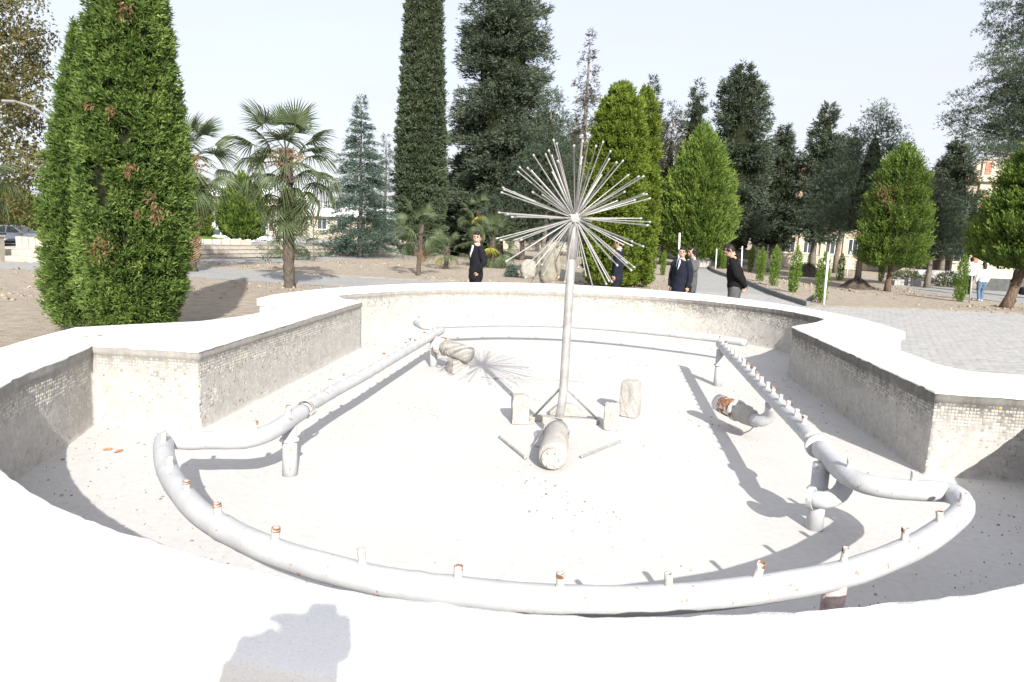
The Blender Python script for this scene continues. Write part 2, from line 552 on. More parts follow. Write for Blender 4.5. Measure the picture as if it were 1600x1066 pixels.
MAT['grey_wall'] = m_concrete('weathered_grey_concrete', (.075, .08, .082), (.13, .132, .132))
MAT['lamp_grey'] = simple('lamp_grey_paint', (.20, .205, .21), .6, .1, 5, 0)
MAT['wire'] = simple('grey_tie_wire', (.34, .33, .31), .6, .2, 30, 0)
MAT['redwhite'] = simple('faded_red_white_paint', (.50, .40, .385), .8, .4, 25, .4, 40, .004)

# ================================================================== POOL OUTLINE (plan, metres)
C1 = np.array([0.33, 5.2]); R1 = 3.53
C2c = np.array([0.90, 8.05])
PA, PB, PC, PD = (-2.36, 5.05), (-1.97, 8.86), (3.01, 4.73), (3.35, 8.15)
def arc(c, r, a0, a1, n):
    a = np.radians(np.linspace(a0, a1, n))
    r = np.linspace(r[0], r[1], n) if isinstance(r, tuple) else r
    return np.stack([c[0] + r * np.cos(a), c[1] + r * np.sin(a)], -1)
PE = (-3.19, 5.10); PC2 = (3.81, 4.64)
PG = (4.23, 9.2); PF = (-2.51, 9.48)
def far_pts():
    raw = [PG, (4.16, 9.62), (4.0, 10.1), (3.68, 10.62), (3.2, 11.08), (2.6, 11.42), (1.85, 11.62), (1.05, 11.66), (.4, 11.63), (-.1, 11.55), (-.73, 11.34), (-1.2, 11.08), (-1.64, 10.72), (-1.98, 10.3), (-2.3, 9.85), PF]
    return resample(catmull([(x, y, 0) for x, y in raw], .05), 150)
def far_out():
    raw = [(4.62, 8.55), (4.62, 9.1), (4.5, 9.75), (4.15, 10.75), (3.5, 11.75), (2.7, 12.35), (1.6, 12.75), (.7, 12.82), (-.2, 12.6), (-1.0, 12.15), (-1.8, 11.4), (-2.4, 10.6), (-2.8, 9.9), (-3.05, 9.2), (-3.15, 8.8)]
    return resample(catmull([(x, y, 0) for x, y in raw], .05), 150)
segs = []   # (inner pts, outer pts, z_outer0, z_outer1, seg name)
def near_in():
    pts = [(PE[0], PE[1], 0), (-3.05, 4.5, 0), (-2.96, 3.98, 0)]
    for a, r in [(209, 3.535), (220, 3.53), (230, 3.525), (240, 3.522), (247, 3.507), (254, 3.516), (261, 3.53), (268, 3.527), (274, 3.497), (281, 3.488), (291, 3.478), (303, 3.49), (315, 3.50), (327, 3.51), (339, 3.52), (351, 3.525)]:
        pts.append((C1[0] + r * math.cos(R(a)), C1[1] + r * math.sin(R(a)), 0))
    return resample(catmull(pts, .03), 240)
def near_out():
    pts = []
    for a, r in [(171, 4.18), (182, 4.06), (195, 4.0), (215, 3.95), (240, 3.91), (265, 3.89), (290, 3.89), (315, 3.93), (340, 4.02), (355, 4.1), (364, 4.17)]:
        pts.append((C1[0] + r * math.cos(R(a)), C1[1] + r * math.sin(R(a)), 0))
    return resample(catmull(pts, .03), 240)
segs.append(('near', near_in(), near_out(), .855, .855))
segs.append(('step_r', resample([PC2, PC], 16), resample(catmull([(4.49, 5.49, 0), (4.1, 5.56, 0), (3.82, 5.62, 0), (3.72, 5.85, 0)], .03), 16), .855, .855))
segs.append(('neck_r', resample([PC, PD], 80), resample([(3.72, 5.85), (3.93, 7.78)], 80), .855, .855))
segs.append(('fstep_r', resample([PD, (3.91, 8.74), PG], 20), resample([(3.93, 7.78), (4.45, 7.78), (4.62, 7.95), (4.62, 8.55)], 20), .855, .885))
segs.append(('far', far_pts(), far_out(), .885, .885))
segs.append(('fstep_l', resample([PF, (-2.27, 9.06), PB], 20), resample([(-3.15, 8.8), (-3.2, 8.42), (-2.62, 8.33)], 20), .885, .855))
segs.append(('neck_l', resample([PB, PA], 80), resample(catmull([(-2.62, 8.33, 0), (-2.7, 7.6, 0), (-2.8, 7.0, 0), (-3.02, 6.5, 0)], .05), 80), .855, .855))
segs.append(('step_l', resample([PA, PE], 16), resample(catmull([(-3.02, 6.5, 0), (-3.48, 6.13, 0), (-3.79, 5.85, 0)], .03), 16), .855, .855))
IN, OUT, ZO, SEG = [], [], [], []
for nm, a, b, z0, z1 in segs:
    m = len(a)
    IN.append(a[:-1]); OUT.append(b[:-1]); ZO.append(np.linspace(z0, z1, m)[:-1]); SEG += [nm] * (m - 1)
IN = np.concatenate(IN); OUT = np.concatenate(OUT); ZO = np.concatenate(ZO)
NST = len(IN)
_e = np.roll(IN, -1, 0) - IN
_e /= np.linalg.norm(_e, axis=1)[:, None]
_n2 = np.stack([_e[:, 1], -_e[:, 0]], -1)          # outward normals of the edges
_n1 = np.roll(_n2, 1, 0)
MIT = (_n1 + _n2) / np.maximum(.3, 1 + (_n1 * _n2).sum(1))[:, None]
OUTPOLY = [tuple(p) for p in OUT]
INPOLY = [tuple(p) for p in IN]
ZFLOOR, ZRIM = .23, .85

# ================================================================== GROUND
# paving outlines
kerb_px = [(1262, 479), (1254, 476), (1217, 464.5), (1180, 449), (1150, 436), (1129, 430), (1109, 420), (1098, 412)]
kerb = [at(x, y) for x, y in kerb_px]
PLAZA = [(-9.0, 3.4), (-9.0, -3), (40, -3), (40, 19.0), tuple(at(1600, 491))[:2], tuple(at(1420, 483))[:2], tuple(at(1300, 480))[:2]] + [tuple(p)[:2] for p in kerb] + \
        [tuple(at(1060, 412))[:2], tuple(at(1074, 425))[:2], tuple(at(1080, 455))[:2], (3.0, 14.2), (3.0, 8), (1.0, 8), (1.0, 3.4)]
PATHL = [tuple(at(x, y))[:2] for x, y in [(-160, 405), (0, 411), (150, 412.5), (300, 416), (420, 424), (520, 431), (620, 437), (720, 440)]] + [(1.2, 15.2), (1.0, 13.2), (-2.6, 13.4)] + \
        [tuple(at(x, y))[:2] for x, y in [(560, 449), (440, 443), (300, 434), (150, 424), (0, 421), (-160, 416)]]
TERR0, TERR1 = at(-40, 398), at(760, 398)
PATHB = [tuple(at(x, y))[:2] for x, y in [(-120, 398), (120, 402), (300, 404.5), (520, 401), (760, 395), (760, 398), (520, 407), (420, 411), (300, 410), (120, 407), (-120, 404)]]
PATHR = [tuple(at(x, y))[:2] for x, y in [(1404, 449), (1450, 446), (1520, 453), (1600, 455), (1700, 458), (1700, 488), (1600, 476), (1560, 472), (1500, 464), (1440, 457)]]
def dirt_z(X, Y):
    rs = np.random.RandomState(5)
    z = np.zeros_like(X)
    for k in range(26):
        a = rs.uniform(0, 2 * PI); f = rs.uniform(.5, 7); ph = rs.uniform(0, 7)
        z += np.sin(f * (X * math.cos(a) + Y * math.sin(a)) + ph + 1.5 * np.sin(.7 * f * Y + ph)) / (f ** .7)
    z = z / 9
    hide = inpoly(X, Y, PLAZA) | inpoly(X, Y, PATHL) | inpoly(X, Y, PATHB) | inpoly(X, Y, PATHR)
    dz = np.where(hide, -.07, .02 + .032 * z)
    far = smooth(45, 60, np.hypot(X, Y))
    return dz * (1 - far) - .05 * far + terrain(X, Y)
def grid_mesh(xs, ys, zf):
    X, Y = np.meshgrid(xs, ys, indexing='ij')
    Z = zf(X, Y)
    V = np.stack([X, Y, Z], -1).reshape(-1, 3)
    nx, ny = len(xs), len(ys)
    i = np.arange(nx - 1)[:, None] * ny + np.arange(ny - 1)[None, :]
    F = np.stack([i, i + ny, i + ny + 1, i + 1], -1).reshape(-1, 4)
    return V, F
xs = np.concatenate([[-1500, -600, -250, -120, -70, -45], np.arange(-32, 30, .22), [32, 40, 60, 100, 200, 500, 1500]])
ys = np.concatenate([[-400, -100, -30, -10, 0, 5], np.arange(8, 44, .22), [46, 50, 56, 64, 80, 120, 250, 700, 2500]])
V, F = grid_mesh(xs, ys, dirt_z)
tag(link('ground', np_mesh('ground', V, F, True), MAT['dirt']), 'bare dry dug soil around the fountain and trees', kind='structure')

def sheet(name, poly, z, mat, label, rz=0.0, dens=None):
    from mathutils.geometry import tessellate_polygon
    bm = bmesh.new()
    c, s = math.cos(-rz), math.sin(-rz)
    def L(p):
        zz = z + float(terrain(p[0], p[1]))
        return (p[0] * c - p[1] * s, p[0] * s + p[1] * c, zz)
    P = []
    n = len(poly)
    for i in range(n):
        a, b = np.array(poly[i]), np.array(poly[(i + 1) % n])
        k = max(1, int(np.linalg.norm(b - a) / 1.0)) if np.linalg.norm(b - a) < 40 else 1
        for j in range(k):
            P.append(tuple(a + (b - a) * j / k))
    vs = [bm.verts.new(L(p)) for p in P]
    for t in tessellate_polygon([[Vector((p[0], p[1], 0)) for p in P]]):
        try: bm.faces.new([vs[i] for i in t])
        except ValueError: pass
    bmesh.ops.recalc_face_normals(bm, faces=bm.faces)
    o = link(name, bm_mesh(bm, name), mat)
    o.rotation_euler = (0, 0, rz)
    return tag(o, label, kind='structure')
RZP = R(17)
plaza = sheet('pavement', PLAZA, -.012, MAT['pave'], 'grey bedding under the block paving of the plaza', RZP)
sheet('path', PATHL, .0, MAT['pave'], 'pale grey paved path crossing the soil left of the fountain', R(-20))
sheet('path', PATHB, .004, MAT['pave'], 'narrow pale paved path in front of the stone terraces', R(-25))
sheet('path', PATHR, .004, MAT['pave'], 'paved path behind the right hand trees where people walk', R(10))
# --- pavers as blocks
def paver_blocks():
    pl = np.array(PLAZA)
    cz, sz = math.cos(RZP), math.sin(RZP)
    us = np.arange(-6, 36, .2); vs = np.arange(-14, 46, .1)
    rs = np.random.RandomState(3)
    U, Vv = np.meshgrid(us, vs, indexing='ij')
    row = np.arange(len(vs))[None, :]
    U = U + .1 * (row % 2)
    X = U * cz - Vv * sz; Y = U * sz + Vv * cz
    m = inpoly(X, Y, PLAZA) & ~inpoly(X, Y, OUTPOLY) & (Y > 5.0) & (X < 17.5) & (Y < 24)
    # only what could be seen over the rim
    return np.stack([X[m], Y[m]], -1), rs
pav, rs = paver_blocks()
d2 = np.hypot(pav[:, 0], pav[:, 1])
vis = (pav[:, 0] > 3.7) & (pav[:, 1] > 5.75) & (pav[:, 0] < .76 * pav[:, 1] + .6)
order = np.argsort(np.where(vis, d2, 1e3))
pav = pav[order]
def paver_verts(ox=.0975, oy=.0475, h=.05, b=.010):
    v = [(-ox, -oy, -b), (ox, -oy, -b), (ox, oy, -b), (-ox, oy, -b),
         (-ox + b, -oy + b, 0), (ox - b, -oy + b, 0), (ox - b, oy - b, 0), (-ox + b, oy - b, 0)]
    f = [(0, 1, 5, 4), (1, 2, 6, 5), (2, 3, 7, 6), (3, 0, 4, 7), (4, 5, 6, 7)]
    return np.array(v, float), np.array(f)
pv, pf = paver_verts()
pme = np_mesh('paver', pv, pf); pme.materials.append(MAT['paver'])
NP = 300
for (x, y) in pav[:NP]:
    o = bpy.data.objects.new('paver', pme)
    COL.objects.link(o)
    o.parent = plaza
    o.location = (x * math.cos(RZP) + y * math.sin(RZP), -x * math.sin(RZP) + y * math.cos(RZP), .004 + rs.uniform(-.002, .003))
    o.rotation_euler = (rs.normal(0, .006), rs.normal(0, .006), rs.normal(0, .008))
rest = pav[NP:]
cz, sz = math.cos(RZP), math.sin(RZP)
vx = pv[:, 0] * cz - pv[:, 1] * sz; vy = pv[:, 0] * sz + pv[:, 1] * cz
tz = terrain(rest[:, 0], rest[:, 1])
tilt = rs.normal(0, .012, (len(rest), 2))
Vall = np.stack([rest[:, 0:1] + vx, rest[:, 1:2] + vy, tz[:, None] + .004 + rs.uniform(-.002, .003, (len(rest), 1)) + pv[:, 2] + tilt[:, :1] * pv[:, 0] + tilt[:, 1:] * pv[:, 1]], -1).reshape(-1, 3)
Fall = (pf[None] + (np.arange(len(rest)) * len(pv))[:, None, None]).reshape(-1, 4)
pfo = tag(link('paver_field', np_mesh('paver_field', Vall, Fall), MAT['paver'], plaza), kind='stuff')
pfo.rotation_euler = (0, 0, -RZP)

# kerb stones along the path
kc = catmull([(p.x, p.y, 0) for p in kerb], .05)
kp = np.array([tuple(p) for p in kc])
s = np.concatenate([[0], np.cumsum(np.linalg.norm(np.diff(kp, axis=0), axis=1))])
kroot = thing('kerb', 'dark grey raised kerb of concrete lengths curving beside the paved path', 'kerb', tuple(kp[0]))
L = .98; k = 0
while (k + 1) * L < s[-1]:
    a = np.array([np.interp(k * L, s, kp[:, i]) for i in range(3)]); b = np.array([np.interp((k + .985) * L, s, kp[:, i]) for i in range(3)])
    bm = bmesh.new()
    mid = (a + b) / 2 - kp[0]
    add_box(bm, (mid[0], mid[1], .05), (np.linalg.norm(b - a), .1, .2), math.atan2(b[1] - a[1], b[0] - a[0]), .012)
    link('kerb_stone', bm_mesh(bm), MAT['kerb'], kroot)
    k += 1
# dug clods on the soil
def clods(n, reg, smin, smax, seed):
    rs = np.random.RandomState(seed)
    base = np.array([(1, 0, 0), (-.5, .87, 0), (-.5, -.87, 0), (0, 0, .8), (0.1, .1, -.6)], float)
    tri = np.array([(0, 1, 3), (1, 2, 3), (2, 0, 3), (1, 0, 4), (2, 1, 4), (0, 2, 4)])
    X = rs.uniform(reg[0], reg[1], n * 6); Y = rs.uniform(reg[2], reg[3], n * 6)
    bad = inpoly(X, Y, PLAZA) | inpoly(X, Y, PATHL) | inpoly(X, Y, PATHB) | inpoly(X, Y, PATHR) | inpoly(X, Y, OUTPOLY)
    dens = np.sin(.9 * X + 1) * np.sin(.7 * Y) + np.sin(.33 * X - .5 * Y)
    keep = (~bad) & (dens + rs.uniform(-1, 1, n * 6) > .2)
    X, Y = X[keep][:n], Y[keep][:n]
    m = len(X)
    sz_ = smin + (smax - smin) * rs.random_sample(m) ** 4
    P = base[None] * sz_[:, None, None] * rs.uniform(.55, 1.3, (m, 5, 3))
    a = rs.uniform(0, 6.28, m); ca, sa = np.cos(a)[:, None], np.sin(a)[:, None]
    Q = np.stack([P[..., 0] * ca - P[..., 1] * sa + X[:, None], P[..., 0] * sa + P[..., 1] * ca + Y[:, None], P[..., 2] + dirt_z(X, Y)[:, None] + sz_[:, None] * .1], -1)
    F = tri[None] + (np.arange(m) * 5)[:, None, None]
    return Q.reshape(-1, 3), F.reshape(-1, 3)
V, F = clods(7000, (-20, 27, 9, 40), .012, .10, 2)
tag(link('soil_clods', np_mesh('soil_clods', V, F), MAT['clod']), 'scattered clods and pebbles lying on the dug soil', kind='stuff')

# ================================================================== FOUNTAIN BASIN
basin = thing('fountain_basin', 'empty lobed fountain basin with white rim and worn mosaic walls', 'fountain basin')
def build_wall_and_coping():
    rs = np.random.RandomState(9)
    d = OUT - IN
    wd = np.linalg.norm(d, axis=1)
    u = d / wd[:, None]
    # irregular hand-trowelled inner edge
    jit = np.zeros(NST)
    for f, a in ((7, .003), (23, .003), (61, .002), (140, .0022)):
        jit += a * np.sin(np.arange(NST) * f * 2 * PI / NST + rs.uniform(0, 6))
    jit += rs.normal(0, .0022, NST)
    prof = []  # functions (distance from inner edge, z)
    K = 9
    ring = []
    lip = .012 + .006 * np.abs(np.sin(np.arange(NST) * .37)) * rs.random_sample(NST)
    ring.append((np.full(NST, .02), .848 - lip - .003))
    ring.append((0.002 + jit, .848 - lip))
    ring.append((jit * .8, np.full(NST, .843)))
    ring.append((.007 + jit, np.full(NST, .849) + rs.normal(0, .0008, NST)))
    ring.append((.03 + 0 * jit, np.full(NST, .851)))
    for k in range(1, K):
        t = k / K
        ring.append((.03 + (wd - .06) * t, .851 + (ZO - .851) * t + .006 * math.sin(PI * t) + rs.normal(0, .0012, NST)))
    ring.append((wd - .03, ZO + 0))
    ring.append((wd - .006, ZO - .006))
    ring.append((wd, ZO - .02))
    ring.append((wd, ZO - .085))
    ring.append((wd - .035, ZO - .10))
    ring.append((wd - .03, np.full(NST, -.1)))
    V = np.concatenate([np.concatenate([IN + (MIT if k < 5 else u) * a[:, None], b[:, None]], 1) for k, (a, b) in enumerate(ring)])
    F = []
    i = np.arange(NST); j = (i + 1) % NST
    for k in range(len(ring) - 1):
        F.append(np.stack([k * NST + i, k * NST + j, (k + 1) * NST + j, (k + 1) * NST + i], -1))
    return V, np.concatenate(F), u
V, F, UDIR = build_wall_and_coping()
F = F[:, ::-1]
cop = link('coping', np_mesh('coping', V, F, True), MAT['coping'], basin)
cop.data.set_sharp_from_angle(angle=R(40)) if hasattr(cop.data, 'set_sharp_from_angle') else None
# inner wall face (12 mm back from the coping edge), rows in height
zs = [.20, .235, .25, .33, .43, .53, .63, .72, .772, .779, .80, .842]
rsw = np.random.RandomState(4)
rows = []
for z in zs:
    off = (.006 if z > .775 else .0139) if z > .24 else (.006 if z > .21 else -.02)
    rows.append(np.concatenate([IN + MIT * (off + rsw.normal(0, .0008, (NST, 1))), np.full((NST, 1), z)], 1))
V = np.concatenate(rows)
i = np.arange(NST); j = (i + 1) % NST
F = np.concatenate([np.stack([k * NST + i, k * NST + j, (k + 1) * NST + j, (k + 1) * NST + i], -1) for k in range(len(zs) - 1)])
link('basin_wall', np_mesh('basin_wall', V, F, False), MAT['wall'], basin)
# floor: rings shrinking to the middle
ctr = np.array([.6, 6.6])
from mathutils.geometry import tessellate_polygon
bm = bmesh.new()
fp_ = [IN[i] + MIT[i] * .03 for i in range(NST)]
vs = [bm.verts.new((p[0], p[1], ZFLOOR)) for p in fp_]
for t in tessellate_polygon([[Vector((p[0], p[1], 0)) for p in fp_]]):
    f = bm.faces.new([vs[i] for i in t])
for f in bm.faces:
    f.normal_update()
    if f.normal.z < 0: f.normal_flip()
link('basin_floor', bm_mesh(bm), MAT['floor'], basin)

# --- mosaic tiles on the inner wall
def mosaic():
    rs = np.random.RandomState(21)
    pitch, size = .0238, .0205
    nrow = int((.772 - .245) / pitch)
    Vs, cols, clean = [], [], []
    base_h = .0035
    for nm, a, b, z0, z1 in segs:
        pts = a
        if nm == 'near':
            parts = [pts[:80], pts[-52:]]
        else:
            parts = [pts]
        for q in parts:
            s = np.concatenate([[0], np.cumsum(np.linalg.norm(np.diff(q, axis=0), axis=1))])
            n = int((s[-1] - .012) / pitch)
            t = (np.arange(n) + .5) * pitch + (s[-1] - n * pitch) / 2
            P = np.stack([np.interp(t, s, q[:, 0]), np.interp(t, s, q[:, 1])], -1)
            e = 1e-3
            T = np.stack([np.interp(t + e, s, q[:, 0]) - np.interp(t - e, s, q[:, 0]), np.interp(t + e, s, q[:, 1]) - np.interp(t - e, s, q[:, 1])], -1)
            T /= np.linalg.norm(T, axis=1)[:, None]
            # normal into the pool (inner outline runs counter-clockwise -> left)
            N = np.stack([-T[:, 1], T[:, 0]], -1)
            ringc = np.arange(.35, s[-1], .62)
            for r in range(nrow):
                z = .770 - (r + .5) * pitch
                m = len(P)
                miss = np.where((r >= 2) & (r < 8), .14, .06)
                patch = np.sin(t * 5.1 + r * .7) + np.sin(t * 11.3 - r * .4) + rs.normal(0, .6, m)
                keep = rs.random_sample(m) > miss
                limed = np.sin(t * 3.3 + r * .21 + 2) + .8 * np.sin(t * 7.7 - r * .33) + rs.normal(0, .5, m)
                keep &= ~((r > 6) & (limed > -.35 - .05 * (r - 6)) & (rs.random_sample(m) < .8))
                keep &= ~((r >= 3) & (patch > 1.9) & (rs.random_sample(m) < .6))
                cl = np.clip(.95 - abs(r - 3) * .13 + .22 * np.sin(t * 3 + r) + rs.normal(0, .2, m), .0, 1)
                cl[rs.random_sample(m) < .06] = .85
                if r < 1: cl *= .25
                if nm == 'neck_l': cl *= .62
                if r > 7: cl = np.clip(.05 + rs.normal(0, .06, m), 0, .25)
                c = np.array([.54, .52, .46]) * rs.uniform(.85, 1.12, (m, 1))
                yel = (np.sin(t * 2.1 + r * .35) > .65) & (r > 2) & (r < 6) & (rs.random_sample(m) < .35)
                c[yel] = np.array([.58, .54, .41])
                k = rs.random_sample(m)
                odd = k < .035
                c[odd] = np.array([.30, .22, .20]); 
                c[(k > .035) & (k < .06)] = np.array([.20, .22, .21])
                gold = k > .9988
                c[gold] = np.array([.72, .48, .05])
                cl[(k < .06)] = np.maximum(cl[(k < .06)], .55 if r > 2 else .2)
                if nm in ('far', 'step_l', 'step_r') :
                    for rc in ringc:
                        dd = np.hypot(t - rc, z - .60)
                        on = (abs(dd - .055) < .013) & (rs.random_sample(m) < .7)
                        c[on] = np.array([.26, .25, .24]); cl[on] = np.maximum(cl[on], .6)
                        cl[gold] = .9
                h = np.where(cl > .4, .0015, .0007) * rs.uniform(.6, 1.3, m)
                hs = size / 2 * rs.uniform(.93, 1.03, m)
                tl = rs.normal(0, .0006, (m, 2))
                o0 = P - N * .0145
                for sgn in (0,):
                    quads = []
                    for du, dz in ((-1, -1), (1, -1), (1, 1), (-1, 1)):
                        xy = o0 + T * (du * hs)[:, None]
                        quads.append(np.concatenate([xy, (z + dz * hs)[:, None]], 1))
                    tops = []
                    for du, dz in ((-1, -1), (1, -1), (1, 1), (-1, 1)):
                        xy = o0 + T * (du * hs * .92)[:, None] + N * (h + tl[:, 0] * du + tl[:, 1] * dz)[:, None]
                        tops.append(np.concatenate([xy, (z + dz * hs * .92)[:, None]], 1))
                    block = np.stack(quads + tops, 1)[keep]
                Vs.append(block); cols.append(c[keep]); clean.append(cl[keep])
    Vs = np.concatenate(Vs); cols = np.concatenate(cols); clean = np.concatenate(clean)
    f = np.array([(0, 1, 5, 4), (1, 2, 6, 5), (2, 3, 7, 6), (3, 0, 4, 7), (4, 5, 6, 7)])
    F = (f[None] + (np.arange(len(Vs)) * 8)[:, None, None]).reshape(-1, 4)
    me = np_mesh('mosaic_tiles', Vs.reshape(-1, 3), F)
    ac = me.attributes.new('tile_col', 'FLOAT_COLOR', 'FACE')
    ac.data.foreach_set('color', np.repeat(np.concatenate([cols, np.ones((len(cols), 1))], 1), 5, axis=0).astype(np.float32).ravel())
    al = me.attributes.new('tile_clean', 'FLOAT', 'FACE')
    al.data.foreach_set('value', np.repeat(clean, 5).astype(np.float32))
    return me
tag(link('mosaic_tiles', mosaic(), MAT['tile'], basin), kind='stuff')

# ================================================================== SPRAY PIPES
def nozzle_mesh(h=.055, r=.0155):
    return lathe_mesh('nozzle', [(r * 1.25, -.02), (r * 1.2, .004), (r, .008), (r * 1.02, h * .7), (r * 1.0, h * .72), (r * 1.08, h), (r * .72, h), (r * .7, h * .45), (0.0005, h * .45)], 12)
NOZ = [nozzle_mesh(.05), nozzle_mesh(.058, .0145), nozzle_mesh(.044, .016)]
for m_ in NOZ: m_.materials.append(MAT['stub'])
RTIP = lathe_mesh('rust_tip', [(.0160, .004), (.0172, .007), (.0168, .0205), (.0125, .021), (.0122, .006)], 12)
RTIP.materials.append(MAT['rust'])
def pipe_thing(label, pts, r, nozspace, nozstart, nozend, seed, rusty=.4, extra=None):
    rs = random.Random(seed)
    root = thing('spray_pipe', label, 'water pipe', (pts[0][0], pts[0][1], ZFLOOR), 0, 'spray pipes inside the basin')
    off = Vector(root.location)
    c = catmull(pts, .04)
    n = len(c)
    rad = [r * (1 + .018 * math.sin(i * .9 + seed) * rs.random()) for i in range(n)]
    for _ in range(max(2, n // 22)):
        i = rs.randrange(3, n - 3); rad[i] *= 1.06
    rad[0] *= .86; rad[-1] *= .86
    tube_obj('pipe', [p - off for p in c], rad, MAT['pipe'], root, 18, .008, seed)
    s = [0]
    for a, b in zip(c, c[1:]): s.append(s[-1] + (b - a).length)
    d = nozstart
    while d < s[-1] - nozend:
        i = min(range(n), key=lambda q: abs(s[q] - d))
        p = c[i] + Vector((0, 0, r * .93)) - off
        nz = rs.choice(NOZ)
        o = link('nozzle', nz, None, root, p)
        o.rotation_euler = (rs.gauss(0, .06), rs.gauss(0, .06), rs.uniform(0, 6))
        o.scale = (rs.uniform(.88, 1.05),) * 2 + (rs.uniform(.85, 1.08),)
        if rs.random() < rusty:
            q = link('rust_tip', RTIP, None, o, (0, 0, .030 if nz is NOZ[2] else .037))
        d += nozspace * rs.uniform(.93, 1.07)
    return root
def post(root, xy, ztop, r=.05, mat='pipe', rustbase=True):
    off = Vector(root.location)
    o = tube_obj('support_post', [Vector((xy[0], xy[1], ZFLOOR - .02)) - off, Vector((xy[0], xy[1], ZFLOOR + .12)) - off, Vector((xy[0], xy[1], ztop)) - off], [r * 1.02, r, r], MAT[mat], root, 16, .012, 3)
    if rustbase:
        me = lathe_mesh('rust_ring', [(r * 1.0, .0), (r * 1.38, .004), (r * 1.2, .016), (r * 1.03, .02)], 16)
        link('base_ring', me, MAT['rustpale'], root, (xy[0] - off.x, xy[1] - off.y, ZFLOOR))
    return o
ZP = .60
near_px = [(256, 690), (262, 735), (300, 790), (350, 826), (430, 863), (520, 890), (615, 912), (735, 927), (855, 937), (990, 939), (1110, 931), (1215, 917), (1315, 898), (1385, 874), (1440, 849), (1482, 820), (1504, 797)]
def PX(lst, z): return [tuple(at(x, y, z)) for x, y in lst]
def zl(a, b, n): return [a + (b - a) * i / (n - 1) for i in range(n)]
ncv = [tuple(at(x, y, z)) for (x, y), z in zip(near_px, zl(.60, .62, len(near_px)))]
left_end = [tuple(at(x, y, .60)) for x, y in [(474, 642), (450, 658), (425, 674), (398, 684), (365, 688), (330, 688), (295, 688), (268, 688)]]
right_end = [tuple(at(x, y, .64)) for x, y in [(1500, 779), (1478, 769), (1440, 767), (1395, 764), (1355, 757), (1325, 744), (1300, 722), (1280, 700)]]
nearpipe = pipe_thing('long near water pipe with curled ends sweeping along the near basin edge', left_end + ncv + right_end, .052, .375, .25, .12, 1, .62)
post(nearpipe, tuple(at(453, 742, ZFLOOR))[:2], .58, .047)
p_r = at(1272, 826, ZFLOOR)
post(nearpipe, (p_r.x, p_r.y), .62, .047)
p_n = at(1306, 903, .61)
post(nearpipe, (p_n.x, p_n.y), .60, .043, 'redwhite', False)
# the short elbow under the right bend, closed with a flange
off = Vector(nearpipe.location)
eb = [Vector(at(1318, 735, .62)), Vector(at(1322, 752, .56)), Vector(at(1312, 772, .50)), Vector(at(1288, 782, .48)), Vector(at(1268, 778, .475))]
tube_obj('elbow', [p - off for p in catmull(eb, .03)], .047, MAT['pipe'], nearpipe, 16, .01, 5)
def disc(name, c, axis, r, t, mat, parent, off, n=20):
    a = Vector(axis).normalized()
    return tube_obj(name, [Vector(c) - a * t / 2 - off, Vector(c) - off, Vector(c) + a * t / 2 - off], [r, r * 1.01, r], mat, parent, n, 0, 0, False)
disc('flange', tuple(eb[-1]), tuple(eb[-1] - eb[-2]), .062, .028, MAT['pipe'], nearpipe, off)
pr0 = Vector(at(1278, 697, .645)); pr1 = Vector(at(1240, 650, .655))
disc('flange', tuple(pr0), tuple(pr1 - pr0), .074, .03, MAT['pipe'], nearpipe, off)
# wire wrapped at the left joint
jl = Vector(at(476, 640, .60)); jd = Vector(at(520, 612, .60)) - jl
for k in range(4):
    c = jl + jd.normalized() * (.02 * k)
    pts = []
    a = jd.normalized(); b = a.cross(Vector((0, 0, 1))).normalized(); d_ = b.cross(a)
    for q in range(17):
        th = q / 16 * 2 * PI
        pts.append(c + (b * math.cos(th) + d_ * math.sin(th)) * .0585 + a * (.012 * math.sin(th + k)) - off)
    tube_obj('tie_wire', pts, .004, MAT['wire'], nearpipe, 6)
left_px = [(478, 637), (520, 612), (560, 591), (600, 568), (640, 545), (690, 516)]
leftpipe = pipe_thing('straight white water pipe along the left mosaic wall with stubby nozzles', PX(left_px, .60), .047, .235, .22, .15, 2, .3)
post(leftpipe, tuple(at(677, 573, ZFLOOR))[:2], .59, .045)
far_px = [(650, 505), (665, 510), (690, 507.5), (740, 506), (800, 505), (900, 508), (1000, 516), (1100, 527), (1140, 532), (1166, 536)]
farpipe = pipe_thing('curved white water pipe along the far basin wall', PX(far_px, .54), .05, .43, .12, .1, 3, .25)
right_px = [(1124, 534), (1135, 548), (1160, 578), (1200, 622), (1240, 664), (1268, 690)]
rp = [tuple(at(x, y, z)) for (x, y), z in zip([(1124, 537), (1135, 549), (1160, 575), (1200, 617), (1240, 657), (1270, 689)], zl(.66, .65, 6))]
rightpipe = pipe_thing('straight white water pipe along the right wall crowded with nozzle stubs', rp, .047, .205, .05, .1, 4, .42)
post(rightpipe, tuple(at(1121, 603, ZFLOOR))[:2], .64, .045)
